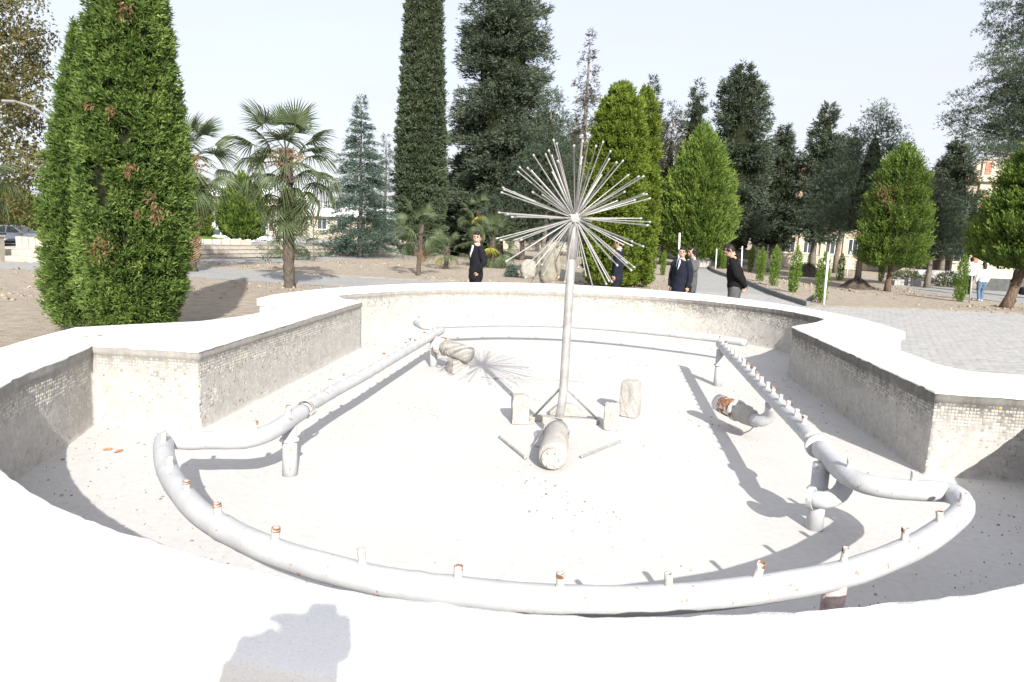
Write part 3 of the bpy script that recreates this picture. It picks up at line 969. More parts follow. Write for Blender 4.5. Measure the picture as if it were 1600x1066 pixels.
# feed elbow and rusty coupling below the right pipe
off = Vector(rightpipe.location)
e2 = [Vector(at(1206, 632, .60)), Vector(at(1204, 648, .50)), Vector(at(1192, 657, .44)), Vector(at(1178, 656, .42))]
tube_obj('feed_elbow', [p - off for p in catmull(e2, .03)], .05, MAT['pipe'], rightpipe, 16, .01, 5)
rus = [Vector(at(1122, 629, .43)), Vector(at(1140, 637, .42)), Vector(at(1150, 641, .42))]
tube_obj('rusty_coupling', [p - off for p in rus], [.075, .08, .076], MAT['rustmid'], rightpipe, 18, .03, 6)
fl = [Vector(at(1153, 642, .42)), Vector(at(1166, 648, .415)), Vector(at(1182, 655, .41))]
tube_obj('coupling_sleeve', [p - off for p in fl], [.072, .082, .074], MAT['concrete'], rightpipe, 18, .03, 8)
disc('flange', tuple(rus[2] + (fl[0] - rus[2]) * .5), tuple(fl[1] - fl[0]), .092, .03, MAT['rustpale'], rightpipe, off)
tube_obj('bent_wire', [Vector(at(x, y, z)) - off for x, y, z in [(1138, 663, .30), (1148, 673, .26), (1160, 678, .245), (1172, 673, .28), (1180, 664, .35)]], .006, MAT['wire'], rightpipe, 6)
# loose lagged pipe on its block below the left pipe
lag = thing('lagged_pipe', 'short rust stained lagged pipe tied with wire above a stone block', 'pipe', tuple(at(715, 585, ZFLOOR)))
off = Vector(lag.location)
la = Vector(at(690, 541, .50)); lb = Vector(at(733, 554, .47))
tube_obj('pipe', [la - off, la.lerp(lb, .3) - off, la.lerp(lb, .7) - off, lb - off], [.075, .086, .092, .088], MAT['concrete'], lag, 18, .015, 4)
disc('rusty_flange', tuple(la), tuple(lb - la), .105, .07, MAT['rustpale'], lag, off)
for k in range(5):
    c = la.lerp(lb, .12 + .09 * k); a = (lb - la).normalized(); b = a.cross(Vector((0, 0, 1))).normalized(); d_ = b.cross(a)
    tube_obj('tie_wire', [c + (b * math.cos(t) + d_ * math.sin(t)) * .095 + a * .03 * math.sin(t + k) - off for t in [q / 14 * 2 * PI for q in range(15)]], .004, MAT['wire'], lag, 6)
tube_obj('wire_tail', [la.lerp(lb, .3) + Vector((0, -.1, 0)) - off, Vector(at(705, 560, .33)) - off, Vector(at(690, 577, .25)) - off], .005, MAT['wire'], lag, 6)

# rough concrete blocks
def block(name, label, cat, loc, size, rz, mat, seed, group=None, taper=0, arch=False):
    rs = random.Random(seed)
    bm = bmesh.new()
    bmesh.ops.create_cube(bm, size=1)
    bmesh.ops.subdivide_edges(bm, edges=bm.edges, cuts=5, use_grid_fill=True)
    for v in bm.verts:
        x, y, z = v.co
        k = 1 - taper * (z + .5)
        # round the corners
        r = (abs(x) * 2) ** 6 + (abs(y) * 2) ** 6 + (abs(z) * 2) ** 6
        if r > 1: 
            q = r ** (-.10)
            x, y, z = x * q, y * q, z * q
        if arch: z = -.5 + (z + .5) * (1 - .75 * (abs(x) * 2) ** 2.2)
        nx = .035 * math.sin(x * 9 + seed) * math.sin(z * 8 + seed * 2)
        v.co = Vector((x * k + rs.gauss(0, .012) + nx * .5, y * k + rs.gauss(0, .012) + nx * .5, z + rs.gauss(0, .010) * (1 if z > -.45 else .2)))
        v.co = Vector((v.co.x * size[0], v.co.y * size[1], (v.co.z + .5) * size[2]))
    me = bm_mesh(bm, name, False)
    o = link(name, me, MAT[mat])
    o.location = (loc[0], loc[1], ZFLOOR - .003)
    o.rotation_euler = (0, 0, rz)
    return tag(o, label, cat, group)
def B(px, py): return at(px, py, ZFLOOR)
G_B = 'concrete blocks propping the fountain head'
block('concrete_block', 'stubby white concrete block with rough pitted upper half left of the pole', 'concrete block', B(812, 661), (.155, .13, .255), R(6), 'concrete', 3, G_B, .08)
block('concrete_block', 'tall speckled white concrete block standing right of the pole', 'concrete block', B(983, 650), (.17, .16, .335), R(-28), 'concrete', 5, G_B, .05)
block('concrete_block', 'slim beige slab standing upright in front of the tall block', 'stone slab', B(954, 672), (.125, .07, .235), R(-10), 'concrete', 8, G_B, .02)
block('stone_beam', 'flat stone beam lying across behind the pole foot', 'stone beam', B(880, 659), (.62, .09, .045), R(-2), 'concrete', 9)
block('arched_stone', 'half round carved stone lying behind the pole', 'carved stone', B(884, 652), (.31, .10, .135), R(-3), 'concrete', 12, None, 0, True)
block('concrete_block', 'cracked stone block under the lagged pipe by the left post', 'concrete block', B(715, 583), (.20, .17, .17), R(30), 'concrete', 15)

# ================================================================== FOUNTAIN HEAD
hub = Vector(deep(898, 341, 5.17))
fh = thing('fountain_sprinkler', 'dandelion shaped fountain head of radiating steel tubes on a leaning pole', 'fountain sprinkler', tuple(B(868, 690)))
off = Vector(fh.location)
foot_p = Vector(at(869, 672, .30)); k1 = deep(877, 636, 5.13); k2 = deep(881, 600, 5.15)
pole = [foot_p, Vector(k1), Vector(k2), deep(887, 500, 5.16), deep(895, 366, 5.17)]
tube_obj('pole', [Vector(p) - off for p in catmull(pole, .06)], .033, MAT['steel'], fh, 18, .006, 2)
tube_obj('pole_collar', [Vector(deep(892.7, 405, 5.17)) - off, Vector(deep(895.5, 360, 5.17)) - off, hub - Vector((0, 0, .045)) - off], [.037, .037, .03], MAT['steel'], fh, 16)
bm = bmesh.new()
bmesh.ops.create_icosphere(bm, subdivisions=1, radius=.062)
link('hub', bm_mesh(bm), MAT['steel'], fh, hub - off)
def spoke_mesh(L):
    return lathe_mesh('spoke', [(.0046, .04), (.0043, L - .02), (.0072, L - .018), (.0076, L), (.001, L)], 8)
SPK = [spoke_mesh(l) for l in (.56, .585, .61)]
for m_ in SPK: m_.materials.append(MAT['steel'])
rsk = random.Random(11)
NSP = 106
for k in range(NSP):
    z = 1 - 2 * (k + .5) / NSP
    ph = k * PI * (3 - 5 ** .5) + .3
    d = Vector((math.sqrt(1 - z * z) * math.cos(ph), math.sqrt(1 - z * z) * math.sin(ph), z))
    # the tubes sit in rings around the pole axis, none straight down on the pole
    if d.z < -.9: continue
    zz = round(math.asin(d.z) / R(18)) * R(18) + rsk.gauss(0, .02)
    h_ = math.hypot(d.x, d.y)
    d = Vector((d.x / h_ * math.cos(zz), d.y / h_ * math.cos(zz), math.sin(zz)))
    d = (d + Vector((rsk.gauss(0, .045), rsk.gauss(0, .045), rsk.gauss(0, .035)))).normalized()
    if d.y < -.86: continue
    o = link('spoke', rsk.choice(SPK), None, fh, hub - off)
    o.rotation_euler = d.to_track_quat('Z', 'Y').to_euler()
# fat capped feed pipe lying towards the camera at the pole foot
fp0 = Vector(at(871, 668, .345)); fp1 = Vector(at(863, 715, .33))
fdir = (fp1 - fp0).normalized()
fpts = [fp0, fp0 + fdir * .03, fp0.lerp(fp1, .25), fp0.lerp(fp1, .6), fp1 - fdir * .03, fp1]
tube_obj('foot_pipe', [p - off for p in fpts], [.045, .075, .09, .098, .10, .088], MAT['concrete'], fh, 20, .03, 7)
disc('end_cap', tuple(fp1 + fdir * .012), tuple(fdir), .072, .03, MAT['concrete'], fh, off)
for q in range(6):
    a = q / 6 * 2 * PI
    b = fdir.cross(Vector((0, 0, 1))).normalized(); c_ = b.cross(fdir)
    disc('bolt', tuple(fp1 + fdir * .03 + (b * math.cos(a) + c_ * math.sin(a)) * .052), tuple(fdir), .010, .02, MAT['concrete_grey'], fh, off, 6)
for q, (x0, y0, x1, y1, yy) in enumerate([(878, 604, 834, 651, 5.3), (884, 606, 932, 654, 5.3)]):
    tube_obj('brace', [Vector(deep(x0, y0, 5.15)) - off, Vector(at(x1, y1, .27)) - off], .010, MAT['steel'], fh, 8)
for q in range(3):
    c = fp0 + fdir * (.04 + .03 * q); b = fdir.cross(Vector((0, 0, 1))).normalized(); c_ = b.cross(fdir)
    tube_obj('tie_wire', [c + (b * math.cos(t) + c_ * math.sin(t)) * (.082 + .01 * q) + fdir * .03 * math.sin(t * 2 + q) - off for t in [i / 16 * 2 * PI for i in range(17)]], .004, MAT['wire'], fh, 6)
tube_obj('wire_tail', [fp0 + Vector((-.05, 0, .03)) - off, Vector(at(838, 690, .30)) - off, Vector(at(832, 696, .26)) - off, Vector(at(846, 700, .25)) - off], .004, MAT['wire'], fh, 6)
def loose_tube(a, b, label):
    pa, pb = Vector(at(*a, ZFLOOR + .012)), Vector(at(*b, ZFLOOR + .012))
    o = tube_obj('loose_tube', [Vector((0, 0, 0)), (pb - pa) * .03, (pb - pa) * .97, pb - pa], [.012, .0095, .0095, .0125], MAT['steel'], None, 8)
    o.location = pa
    tag(o, label, 'steel tube', 'fallen fountain tubes')
loose_tube((781, 683), (821, 716), 'fallen steel tube lying left of the capped foot pipe')
loose_tube((908, 714), (968, 690), 'fallen steel tube lying right of the capped foot pipe')
o = tube_obj('cord', [at(x, y, ZFLOOR + .006) for x, y in catmull([Vector((752, 587, 0)), Vector((775, 590, 0)), Vector((800, 592, 0)), Vector((850, 593, 0)), Vector((880, 595, 0)), Vector((912, 597, 0))], 8) for x, y in [(x, y)]] if False else [at(p.x, p.y, ZFLOOR + .006) for p in catmull([Vector((752, 589, 0)), Vector((775, 591, 0)), Vector((800, 591, 0)), Vector((850, 593, 0)), Vector((880, 594, 0)), Vector((912, 597, 0))], 8)], .006, MAT['wire'], None, 6)
tag(o, 'thin pale cord lying across the basin floor behind the pole', 'cord')

# flakes and grit on the basin floor
def flakes():
    rs = np.random.RandomState(12)
    n = 11000
    X = rs.uniform(-3.3, 4.4, n); Y = rs.uniform(1.7, 11.4, n)
    ins = inpoly(X, Y, [tuple(ctr + (np.array(p) - ctr) * .985) for p in INPOLY])
    near_edge = ~inpoly(X, Y, [tuple(ctr + (np.array(p) - ctr) * .80) for p in INPOLY])
    clus = np.sin(X * 2.3 + 1) * np.sin(Y * 1.9 + .5) + .7 * np.sin(X * 5 + Y * 3)
    keep = ins & (near_edge & (rs.random_sample(n) < .45) | (clus + rs.uniform(-.6, .6, n) > 1.15))
    X, Y = X[keep], Y[keep]
    m = len(X)
    s = .002 + .009 * rs.random_sample(m) ** 4
    a = rs.uniform(0, 6.28, (m, 1)) + np.array([[0, 1.4, 3.0, 4.6]])
    r = s[:, None] * rs.uniform(.3, 1.3, (m, 4))
    top = np.stack([X[:, None] + r * np.cos(a), Y[:, None] + r * np.sin(a), ZFLOOR + .002 + rs.uniform(.001, .007, (m, 4))], -1)
    bot = top.copy(); bot[..., 2] = ZFLOOR - .001
    V = np.concatenate([bot, top], 1).reshape(-1, 3)
    f = np.array([(0, 1, 5, 4), (1, 2, 6, 5), (2, 3, 7, 6), (3, 0, 4, 7), (4, 5, 6, 7)])
    F = (f[None] + (np.arange(m) * 8)[:, None, None]).reshape(-1, 4)
    return np_mesh('grit', V, F)
tag(link('grit', flakes(), MAT['flake']), 'dark grit and broken mosaic flakes on the basin floor', kind='stuff')
def leaf(px, py, z, s, label, rz):
    bm = bmesh.new()
    pts = [(-1, 0, .1), (-.4, .45, .0), (.2, .6, .25), (.55, .2, .1), (1, .05, .3), (.4, -.35, .05), (-.3, -.5, .25)]
    vs = [bm.verts.new((x * s, y * s, (zz + .05) * s)) for x, y, zz in pts]
    c = bm.verts.new((0, 0, .45 * s))
    for i in range(len(vs)): bm.faces.new((vs[i], vs[(i + 1) % len(vs)], c))
    r = bmesh.ops.extrude_face_region(bm, geom=bm.faces[:])
    for e in r['geom']:
        if isinstance(e, bmesh.types.BMVert): e.co.z += .003
    o = link('fallen_leaf', bm_mesh(bm), MAT['deadleaf'])
    p = at(px, py, z)
    o.location = p + Vector((0, 0, .002)); o.rotation_euler = (0, 0, rz)
    tag(o, label, 'leaf', 'fallen dry leaves')
leaf(168, 704, ZFLOOR, .032, 'orange dry leaf nearest the wall corner on the basin floor', .4)
leaf(185, 707, ZFLOOR, .034, 'second orange dry leaf on the basin floor, farther from the corner', 1.1)
leaf(134, 528, .853, .022, 'brown curled leaf on the white rim near the outer edge of the left step', .2)
leaf(156, 526, .853, .026, 'larger brown curled leaf on the white rim beside a smaller one', .9)

# ================================================================== VEGETATION
def unit(v):
    return v / (np.linalg.norm(v, axis=-1, keepdims=True) + 1e-9)
def blades(name, P, D, A, nb, L, W, spread, tone, rs, droop=.0, tipup=0.0):
    """clumps: axis from P along D with length A (n,), nb rhombic blades each; returns mesh with 'tone' per face"""
    n = len(P)
    if nb > 3:
        k_ = max(3, round(nb * .66)); W = W * (nb / k_) ** .75; L = L * (nb / k_) ** .2; nb = k_
    u = rs.random_sample((n, nb)) if nb > 1 else np.zeros((n, 1))
    A = np.broadcast_to(A, (n,)) if not np.isscalar(A) else np.full(n, A)
    base = P[:, None] + D[:, None] * (A[:, None] * u)[..., None]
    d = unit(D[:, None] + spread * rs.normal(0, 1, (n, nb, 3)) * (1 - .45 * u)[..., None])
    d[..., 2] += tipup
    d = unit(d)
    Ls = L * rs.uniform(.65, 1.35, (n, nb)) * (1 - .3 * u)
    Ws = W * rs.uniform(.7, 1.3, (n, nb)) * (1 - .3 * u)
    r = rs.normal(0, 1, (n, nb, 3))
    wv = unit(np.cross(d, r))
    nv = np.cross(d, wv)
    mid = base + d * (Ls * .45)[..., None] + nv * (Ls * .08 * rs.normal(0, 1, (n, nb)))[..., None]
    tip = base + d * Ls[..., None]
    tip[..., 2] -= droop * Ls
    root_ = base + (mid - base) * .45
    V = np.stack([root_ + wv * (Ws / 2)[..., None], tip, root_ - wv * (Ws / 2)[..., None]], 2)
    m = n * nb
    F = np.arange(m * 3).reshape(m, 3)
    me = np_mesh(name, V.reshape(-1, 3), F)
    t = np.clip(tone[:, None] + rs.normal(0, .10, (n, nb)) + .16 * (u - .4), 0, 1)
    at_ = me.attributes.new('tone', 'FLOAT', 'FACE')
    at_.data.foreach_set('value', t.astype(np.float32).ravel())
    return me
def lumpy(rs, k=7):
    fr = [(rs.randint(1, 6), rs.uniform(1.5, 7), rs.uniform(0, 6.28)) for _ in range(k)]
    def f(th, t):
        z = np.zeros_like(th)
        for a, b, c in fr:
            z += np.sin(a * th + b * 3 * t + c + 1.3 * np.sin(b * t * 2 + a))
        return z / k ** .5
    return f
def lattice(rs, th, t, H, Rm, cell):
    """a clump value: random per cell on the crown surface"""
    a = np.floor(th / (2 * PI) * max(3, int(2 * PI * Rm / cell))).astype(int)
    b = np.floor(t * H / cell + .5 * (a % 2)).astype(int)
    h = np.sin(a * 127.1 + b * 311.7 + rs.uniform(0, 99)) * 43758.5453
    return h - np.floor(h)
def dense_crown(name, H, Rm, prof, n, nb, A, L, W, seed, lump=.10, up=.9, spread=.45, depth=.35, cell=.35, tone0=.42, droop=0, hole=None, puff=.72, tall=1.25):
    rs = np.random.RandomState(seed)
    pt = np.array(prof, float)
    tt = rs.random_sample(n * 4)
    rr = np.interp(tt, pt[:, 0], pt[:, 1])
    keep = rs.random_sample(n * 4) < (rr + .05) / (rr.max() + .05)
    tt = tt[keep][:n]; n = len(tt)
    rr = np.interp(tt, pt[:, 0], pt[:, 1]) * Rm
    th = rs.uniform(0, 2 * PI, n)
    f = lumpy(rs)
    # foliage gathers in tufts: each tuft swells outward and its sprays fan out from the tuft's middle
    na = max(4, int(2 * PI * Rm * .85 / cell))
    row = tt * H / (cell * tall)
    cb = np.floor(row)
    fa = th / (2 * PI) * na + .5 * (cb % 2)
    ca = np.floor(fa)
    def hsh(k):
        v = np.sin((ca % na) * 127.1 + cb * 311.7 + k * 74.7 + seed) * 43758.5453
        return v - np.floor(v)
    du = fa - ca - .5 - .5 * (hsh(1) - .5); dv = row - cb - .5 - .5 * (hsh(2) - .5)
    bump = np.exp(-(du ** 2 + dv ** 2) * 4.5)
    lat = hsh(3)
    u = rs.random_sample(n)
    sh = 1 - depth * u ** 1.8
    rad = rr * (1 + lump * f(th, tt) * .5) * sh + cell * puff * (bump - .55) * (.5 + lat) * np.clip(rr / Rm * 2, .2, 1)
    rad = np.maximum(rad, .01)
    P = np.stack([rad * np.cos(th), rad * np.sin(th), tt * H + rs.normal(0, .03, n)], -1)
    o = np.stack([np.cos(th), np.sin(th), np.zeros(n)], -1)
    tg = np.stack([-np.sin(th), np.cos(th), np.zeros(n)], -1)
    topn = np.clip((tt - .82) / .18, 0, 1)[:, None]
    D = unit(o * (1 - .8 * topn) + np.array([0, 0, up]) * (1 + topn) + tg * (1.3 * du + .5 * (hsh(4) - .5))[:, None] + np.array([0, 0, 1.0]) * (.9 * dv + .4 * (hsh(5) - .5))[:, None] + .22 * rs.normal(0, 1, (n, 3)))
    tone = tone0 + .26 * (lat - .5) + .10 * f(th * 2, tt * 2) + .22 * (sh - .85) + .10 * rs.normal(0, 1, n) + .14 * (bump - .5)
    kk = ~((bump < .34) & (rs.random_sample(n) < .6))
    tt, th, rr, sh, u = tt[kk], th[kk], rr[kk], sh[kk], u[kk]
    P, D, tone = P[kk], D[kk], tone[kk]; n = len(P)
    if hole is not None:
        k = np.ones(n, bool)
        for (ht, hth, hs, hq) in hole:
            dth = np.abs((th - hth + PI) % (2 * PI) - PI)
            inside = (dth * rr) ** 2 + ((tt - ht) * H * .75) ** 2 < hs ** 2 * (1 + .5 * np.sin(7 * th + 31 * tt))
            k &= ~(inside & (sh > .62))
        P, D, tone = P[k], D[k], tone[k]; n = len(P)
    P = P - D * A * .5
    return blades(name, P, D, A * rs.uniform(.6, 1.3, n), nb, L, W, spread, tone, rs, droop)
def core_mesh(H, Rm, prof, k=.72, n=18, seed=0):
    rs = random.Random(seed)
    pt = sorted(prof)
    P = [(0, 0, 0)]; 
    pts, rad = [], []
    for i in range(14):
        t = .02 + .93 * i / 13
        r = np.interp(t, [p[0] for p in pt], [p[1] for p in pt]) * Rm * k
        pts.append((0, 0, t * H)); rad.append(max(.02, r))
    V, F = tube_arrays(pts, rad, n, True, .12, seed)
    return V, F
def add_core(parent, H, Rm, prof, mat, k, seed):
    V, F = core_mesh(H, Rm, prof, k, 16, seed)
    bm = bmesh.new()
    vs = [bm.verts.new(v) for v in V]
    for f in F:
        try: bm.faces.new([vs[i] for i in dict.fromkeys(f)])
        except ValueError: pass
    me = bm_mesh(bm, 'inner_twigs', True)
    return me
def trunk_mesh(H, r0, r1, seed=0, lean=(0, 0), limbs=0, limbH=(.4, .95), limbL=1.0, n=10):
    rs = random.Random(seed)
    bm = bmesh.new()
    pts, rad = [], []
    for i in range(9):
        t = i / 8
        pts.append(Vector((lean[0] * t + rs.gauss(0, r0 * .12) * (i > 0), lean[1] * t + rs.gauss(0, r0 * .12) * (i > 0), -.1 + (H + .1) * t)))
        rad.append((r0 * (1 - t) + r1 * t) * (1.35 if i == 0 else 1.08 if i == 1 else 1))
    add_tube(bm, pts, rad, n, True, .08, seed)
    for k in range(limbs):
        t = limbH[0] + (limbH[1] - limbH[0]) * (k + rs.random()) / limbs
        i = min(7, int(t * 8)); p = pts[i].lerp(pts[i + 1], t * 8 - i)
        a = rs.uniform(0, 2 * PI)
        Lk = limbL * (1.15 - t) * rs.uniform(.7, 1.2)
        d = Vector((math.cos(a), math.sin(a), rs.uniform(-.05, .35)))
        rk = (r0 * (1 - t) + r1 * t) * .38
        add_tube(bm, [p, p + d * Lk * .5 + Vector((0, 0, -.03 * Lk)), p + d * Lk], [rk, rk * .7, rk * .2], 6, False, .1, seed + k)
    return bm_mesh(bm, 'trunk', True)
def branch_crown(name, H, Rm, prof, nbr, per_m, nb, A, L, W, seed, pitch=.1, sag=.15, flat=.22, spread=.5, tone0=.42, curl=.0, whorl=0, gap=.0, start=.18, thick=.10, az_gap=None):
    """foliage carried on separate limbs -> ragged, layered outline. prof: (t, radius fraction)"""
    rs = np.random.RandomState(seed)
    pt = np.array(prof, float)
    Ps, Ds, Ts = [], [], []
    t = rs.random_sample(nbr) if not whorl else (np.repeat(np.linspace(.02, .97, whorl), nbr // whorl) + rs.normal(0, .25 / whorl, (nbr // whorl) * whorl))
    t = np.clip(t, 0.0, .995)
    for k in range(len(t)):
        r = np.interp(t[k], pt[:, 0], pt[:, 1]) * Rm
        ln = r * rs.uniform(.62, 1.12)
        if rs.random_sample() < gap: ln *= .45
        if ln < .12: ln = .12
        a = rs.uniform(0, 2 * PI)
        if az_gap is not None and abs((a - az_gap[0] + PI) % (2 * PI) - PI) < az_gap[1] and rs.random_sample() < .7: continue
        pk = pitch + .35 * max(0, t[k] - .6) + rs.normal(0, .10)
        d = np.array([math.cos(a) * math.cos(pk), math.sin(a) * math.cos(pk), math.sin(pk)])
        side = np.array([-math.sin(a), math.cos(a), 0])
        m = max(5, int(per_m * ln * (1 if ln > .5 else .8)))
        s = start + (1 - start) * rs.random_sample(m) ** .8
        w = flat * ln * (1 - .55 * s) + .04
        lat = rs.normal(0, .55, m) * w
        P = np.array([0, 0, t[k] * H]) + d * (s * ln)[:, None] + side * lat[:, None]
        P[:, 2] += -sag * ln * s ** 2 + curl * ln * s ** 3 + rs.normal(0, thick, m) * (.4 + .6 * ln / Rm) - np.abs(lat) * .15
        D = unit(d * .8 + side * np.sign(lat)[:, None] * .55 + np.array([0, 0, curl + .12]) + .2 * rs.normal(0, 1, (m, 3)))
        Ps.append(P); Ds.append(D)
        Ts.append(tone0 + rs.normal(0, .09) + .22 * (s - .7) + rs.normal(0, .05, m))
    P = np.concatenate(Ps); D = np.concatenate(Ds); T = np.concatenate(Ts)
    n = len(P)
    return blades(name, P, D, A * rs.uniform(.6, 1.3, n), nb, L, W, spread, T, rs, .05)
def tuft_crown(name, H, Rm, prof, nt_, nb, L, W, seed, tuft=.35, tone0=.4, flatness=.6, squash=1):
    """pine: rounded clouds of long needles at limb ends"""
    rs = np.random.RandomState(seed)
    pt = np.array(prof, float)
    t = rs.random_sample(nt_ * 2)
    rr = np.interp(t, pt[:, 0], pt[:, 1])
    t = t[rs.random_sample(nt_ * 2) < rr / rr.max()][:nt_]
    m = len(t)
    r = np.interp(t, pt[:, 0], pt[:, 1]) * Rm * rs.uniform(.35, 1.05, m) ** .7
    a = rs.uniform(0, 2 * PI, m)
    C = np.stack([r * np.cos(a), r * np.sin(a), t * H], -1)
    S = tuft * rs.uniform(.7, 1.4, m)
    k = 26
    off = rs.normal(0, 1, (m, k, 3)); off[..., 2] *= flatness
    off = unit(off) * (rs.random_sample((m, k, 1)) ** .5)
    P = C[:, None] + off * S[:, None, None]
    D = unit(off * .8 + np.stack([np.cos(a), np.sin(a), np.full(m, .9)], -1)[:, None] * .6 + .3 * rs.normal(0, 1, (m, k, 3)))
    T = tone0 + rs.normal(0, .09, (m, 1)) + .15 * off[..., 2]
    n = m * k
    return blades(name, P.reshape(n, 3), D.reshape(n, 3), L * .3, nb, L, W, .55, T.ravel(), rs, .0), C
def tree(name, label, cat, loc, crown_me, crown_mat, trunk_me, trunk_mat, group=None, z0=0, core=None, rz=0, extra=None):
    root = thing(name, label, cat, loc, rz, group)
    c = link('crown', crown_me, None, root, (0, 0, z0))
    if not crown_me.materials: crown_me.materials.append(MAT[crown_mat])
    if trunk_me is not None:
        t = link('trunk', trunk_me, None, root)
        if not trunk_me.materials: trunk_me.materials.append(MAT[trunk_mat])
    if core is not None:
        q = link('inner_twigs', core, None, c)
        if not core.materials: core.materials.append(MAT['twig'])
    return root
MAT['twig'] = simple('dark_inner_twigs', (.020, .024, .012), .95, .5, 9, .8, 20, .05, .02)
THUJA = [(0, .60), (.05, .84), (.14, .98), (.28, 1.0), (.42, .95), (.58, .83), (.72, .68), (.84, .49), (.93, .30), (1, .05)]
COLUMN = [(0, .78), (.06, .95), (.2, 1), (.45, .97), (.65, .86), (.8, .72), (.92, .5), (1, .1)]
CONE = [(0, .8), (.08, 1), (.25, .92), (.5, .68), (.75, .38), (.92, .14), (1, .02)]
OVAL = [(0, .55), (.08, .8), (.25, 1), (.42, .97), (.58, .83), (.72, .62), (.85, .38), (.94, .18), (1, .02)]

# --- the two big thujas behind the left rim
g = foot(182, 508, 9.6)
H = 6.6
roots = {}
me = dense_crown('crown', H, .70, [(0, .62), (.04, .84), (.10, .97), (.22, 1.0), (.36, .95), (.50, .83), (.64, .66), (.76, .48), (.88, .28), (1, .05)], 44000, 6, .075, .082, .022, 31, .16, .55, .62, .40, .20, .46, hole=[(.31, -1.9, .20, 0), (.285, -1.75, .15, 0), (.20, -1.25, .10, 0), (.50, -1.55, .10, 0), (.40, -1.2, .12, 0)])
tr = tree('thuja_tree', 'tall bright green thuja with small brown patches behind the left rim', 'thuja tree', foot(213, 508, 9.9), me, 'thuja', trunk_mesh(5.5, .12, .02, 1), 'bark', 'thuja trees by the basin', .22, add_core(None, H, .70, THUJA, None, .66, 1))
for ch in tr.children:
    ch.rotation_euler.y = R(1.2)
# withered sprays in it
rs = np.random.RandomState(77)
spots = [(deep(160, 385, 9.05), .13), (deep(250, 333, 8.95), .07), (deep(236, 310, 8.95), .05), (deep(175, 175, 9.2), .03), (deep(198, 15, 9.45), .07), (deep(140, 165, 9.3), .03), (deep(204, 262, 9.0), .05), (deep(216, 332, 8.95), .03)]
P = np.concatenate([np.array(tuple(c)) + rs.normal(0, s * .75, (int(420 * s) + 8, 3)) for c, s in spots])
P = P - np.array(tuple(tr.location))
D = unit(np.array([0, -.7, -.2]) + .5 * rs.normal(0, 1, P.shape))
me = blades('withered_sprays', P, D, .05, 3, .06, .025, .5, np.clip(.5 + .2 * rs.normal(0, 1, len(P)), 0, 1), rs, .3)
link('withered_sprays', me, MAT['brownleaf'], tr)
me = dense_crown('crown', 4.35, .56, [(0, .75), (.06, .9), (.2, 1), (.4, .93), (.6, .72), (.76, .46), (.9, .22), (1, .03)], 21000, 6, .075, .078, .022, 32, .16, .6, .62, .38, .19, .43)
tree('thuja_tree', 'shorter thuja with pointed tip pressed against the left side of the tall one', 'thuja tree', foot(142, 500, 10.4), me, 'thuja', trunk_mesh(3.6, .09, .02, 2), 'bark', 'thuja trees by the basin', .15, add_core(None, 3.6, .56, [(0, .75), (.2, 1), (.5, .9), (.75, .6), (1, .2)], None, .6, 2))

# --- tall cypress
p = foot(655, 390, 42); Hc = 17.5
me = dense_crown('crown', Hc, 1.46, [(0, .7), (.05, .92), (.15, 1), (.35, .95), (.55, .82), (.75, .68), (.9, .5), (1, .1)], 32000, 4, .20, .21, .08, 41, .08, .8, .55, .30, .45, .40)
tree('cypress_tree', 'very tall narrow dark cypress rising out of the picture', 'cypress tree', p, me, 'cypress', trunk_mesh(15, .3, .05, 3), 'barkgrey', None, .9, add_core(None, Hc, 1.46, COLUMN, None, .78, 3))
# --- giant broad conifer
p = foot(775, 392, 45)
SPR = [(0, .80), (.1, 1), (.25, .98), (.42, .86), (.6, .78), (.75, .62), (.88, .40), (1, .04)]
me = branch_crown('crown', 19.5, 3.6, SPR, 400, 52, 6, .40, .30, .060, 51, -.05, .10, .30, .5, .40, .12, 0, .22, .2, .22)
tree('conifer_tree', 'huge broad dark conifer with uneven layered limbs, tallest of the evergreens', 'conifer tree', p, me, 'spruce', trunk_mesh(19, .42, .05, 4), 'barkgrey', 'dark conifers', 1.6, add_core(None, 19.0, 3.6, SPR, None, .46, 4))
# --- other dark conifers (px base x, depth, top px, half width px, crown bottom px y, kind)
def dark(label, bx, Y, tpx, hw, cby, prof, seed, mat='spruce', nbr=280, per=46, pitch=.05, sag=.08, curl=.18, gap=.2, name='conifer_tree', cat='conifer tree', core=.5, group='dark conifers', leafL=.30, trunkmat='barkgrey', flat=.3, whorl=0, thick=.2, tone0=.41, azg=None):
    p = foot(bx, 400, Y)
    top = deep(tpx[0], tpx[1], Y); bot = deep(bx, cby, Y)
    Hh = top.z - bot.z; Rr = hw * Y / FPX
    me = branch_crown('crown', Hh, Rr, prof, nbr, per, 5, leafL * 1.15, leafL, leafL * .22, seed, pitch, sag, flat, .5, tone0, curl, whorl, gap, .2, thick)
    z0 = bot.z - p.z
    rt = tree(name, label, cat, p, me, mat, trunk_mesh(Hh * .95 + z0, .02 * Hh + .03, .03, seed, (top.x - p.x, 0) if False else (0, 0), 0), trunkmat, group, z0, add_core(None, Hh * .95, Rr, prof, None, core, seed) if core else None)
    return rt
SLIM = [(0, .7), (.1, 1), (.3, .95), (.5, .82), (.7, .62), (.85, .38), (1, .03)]
FULL = [(0, .85), (.08, 1), (.3, 1), (.55, .88), (.75, .68), (.9, .42), (1, .06)]
dark('tall slim dark conifer with dense pointed crown right of the bright round conifer', 1137, 55, (1137, 100), 60, 392, FULL, 61, nbr=300)
dark('mid height slender conifer between the tallest one and the building', 1206, 56, (1206, 196), 40, 385, SLIM, 62, nbr=210)
dark('twin topped loose conifer before the beige building', 1270, 55, (1275, 162), 52, 378, SLIM, 63, gap=.35, core=.35, nbr=210)
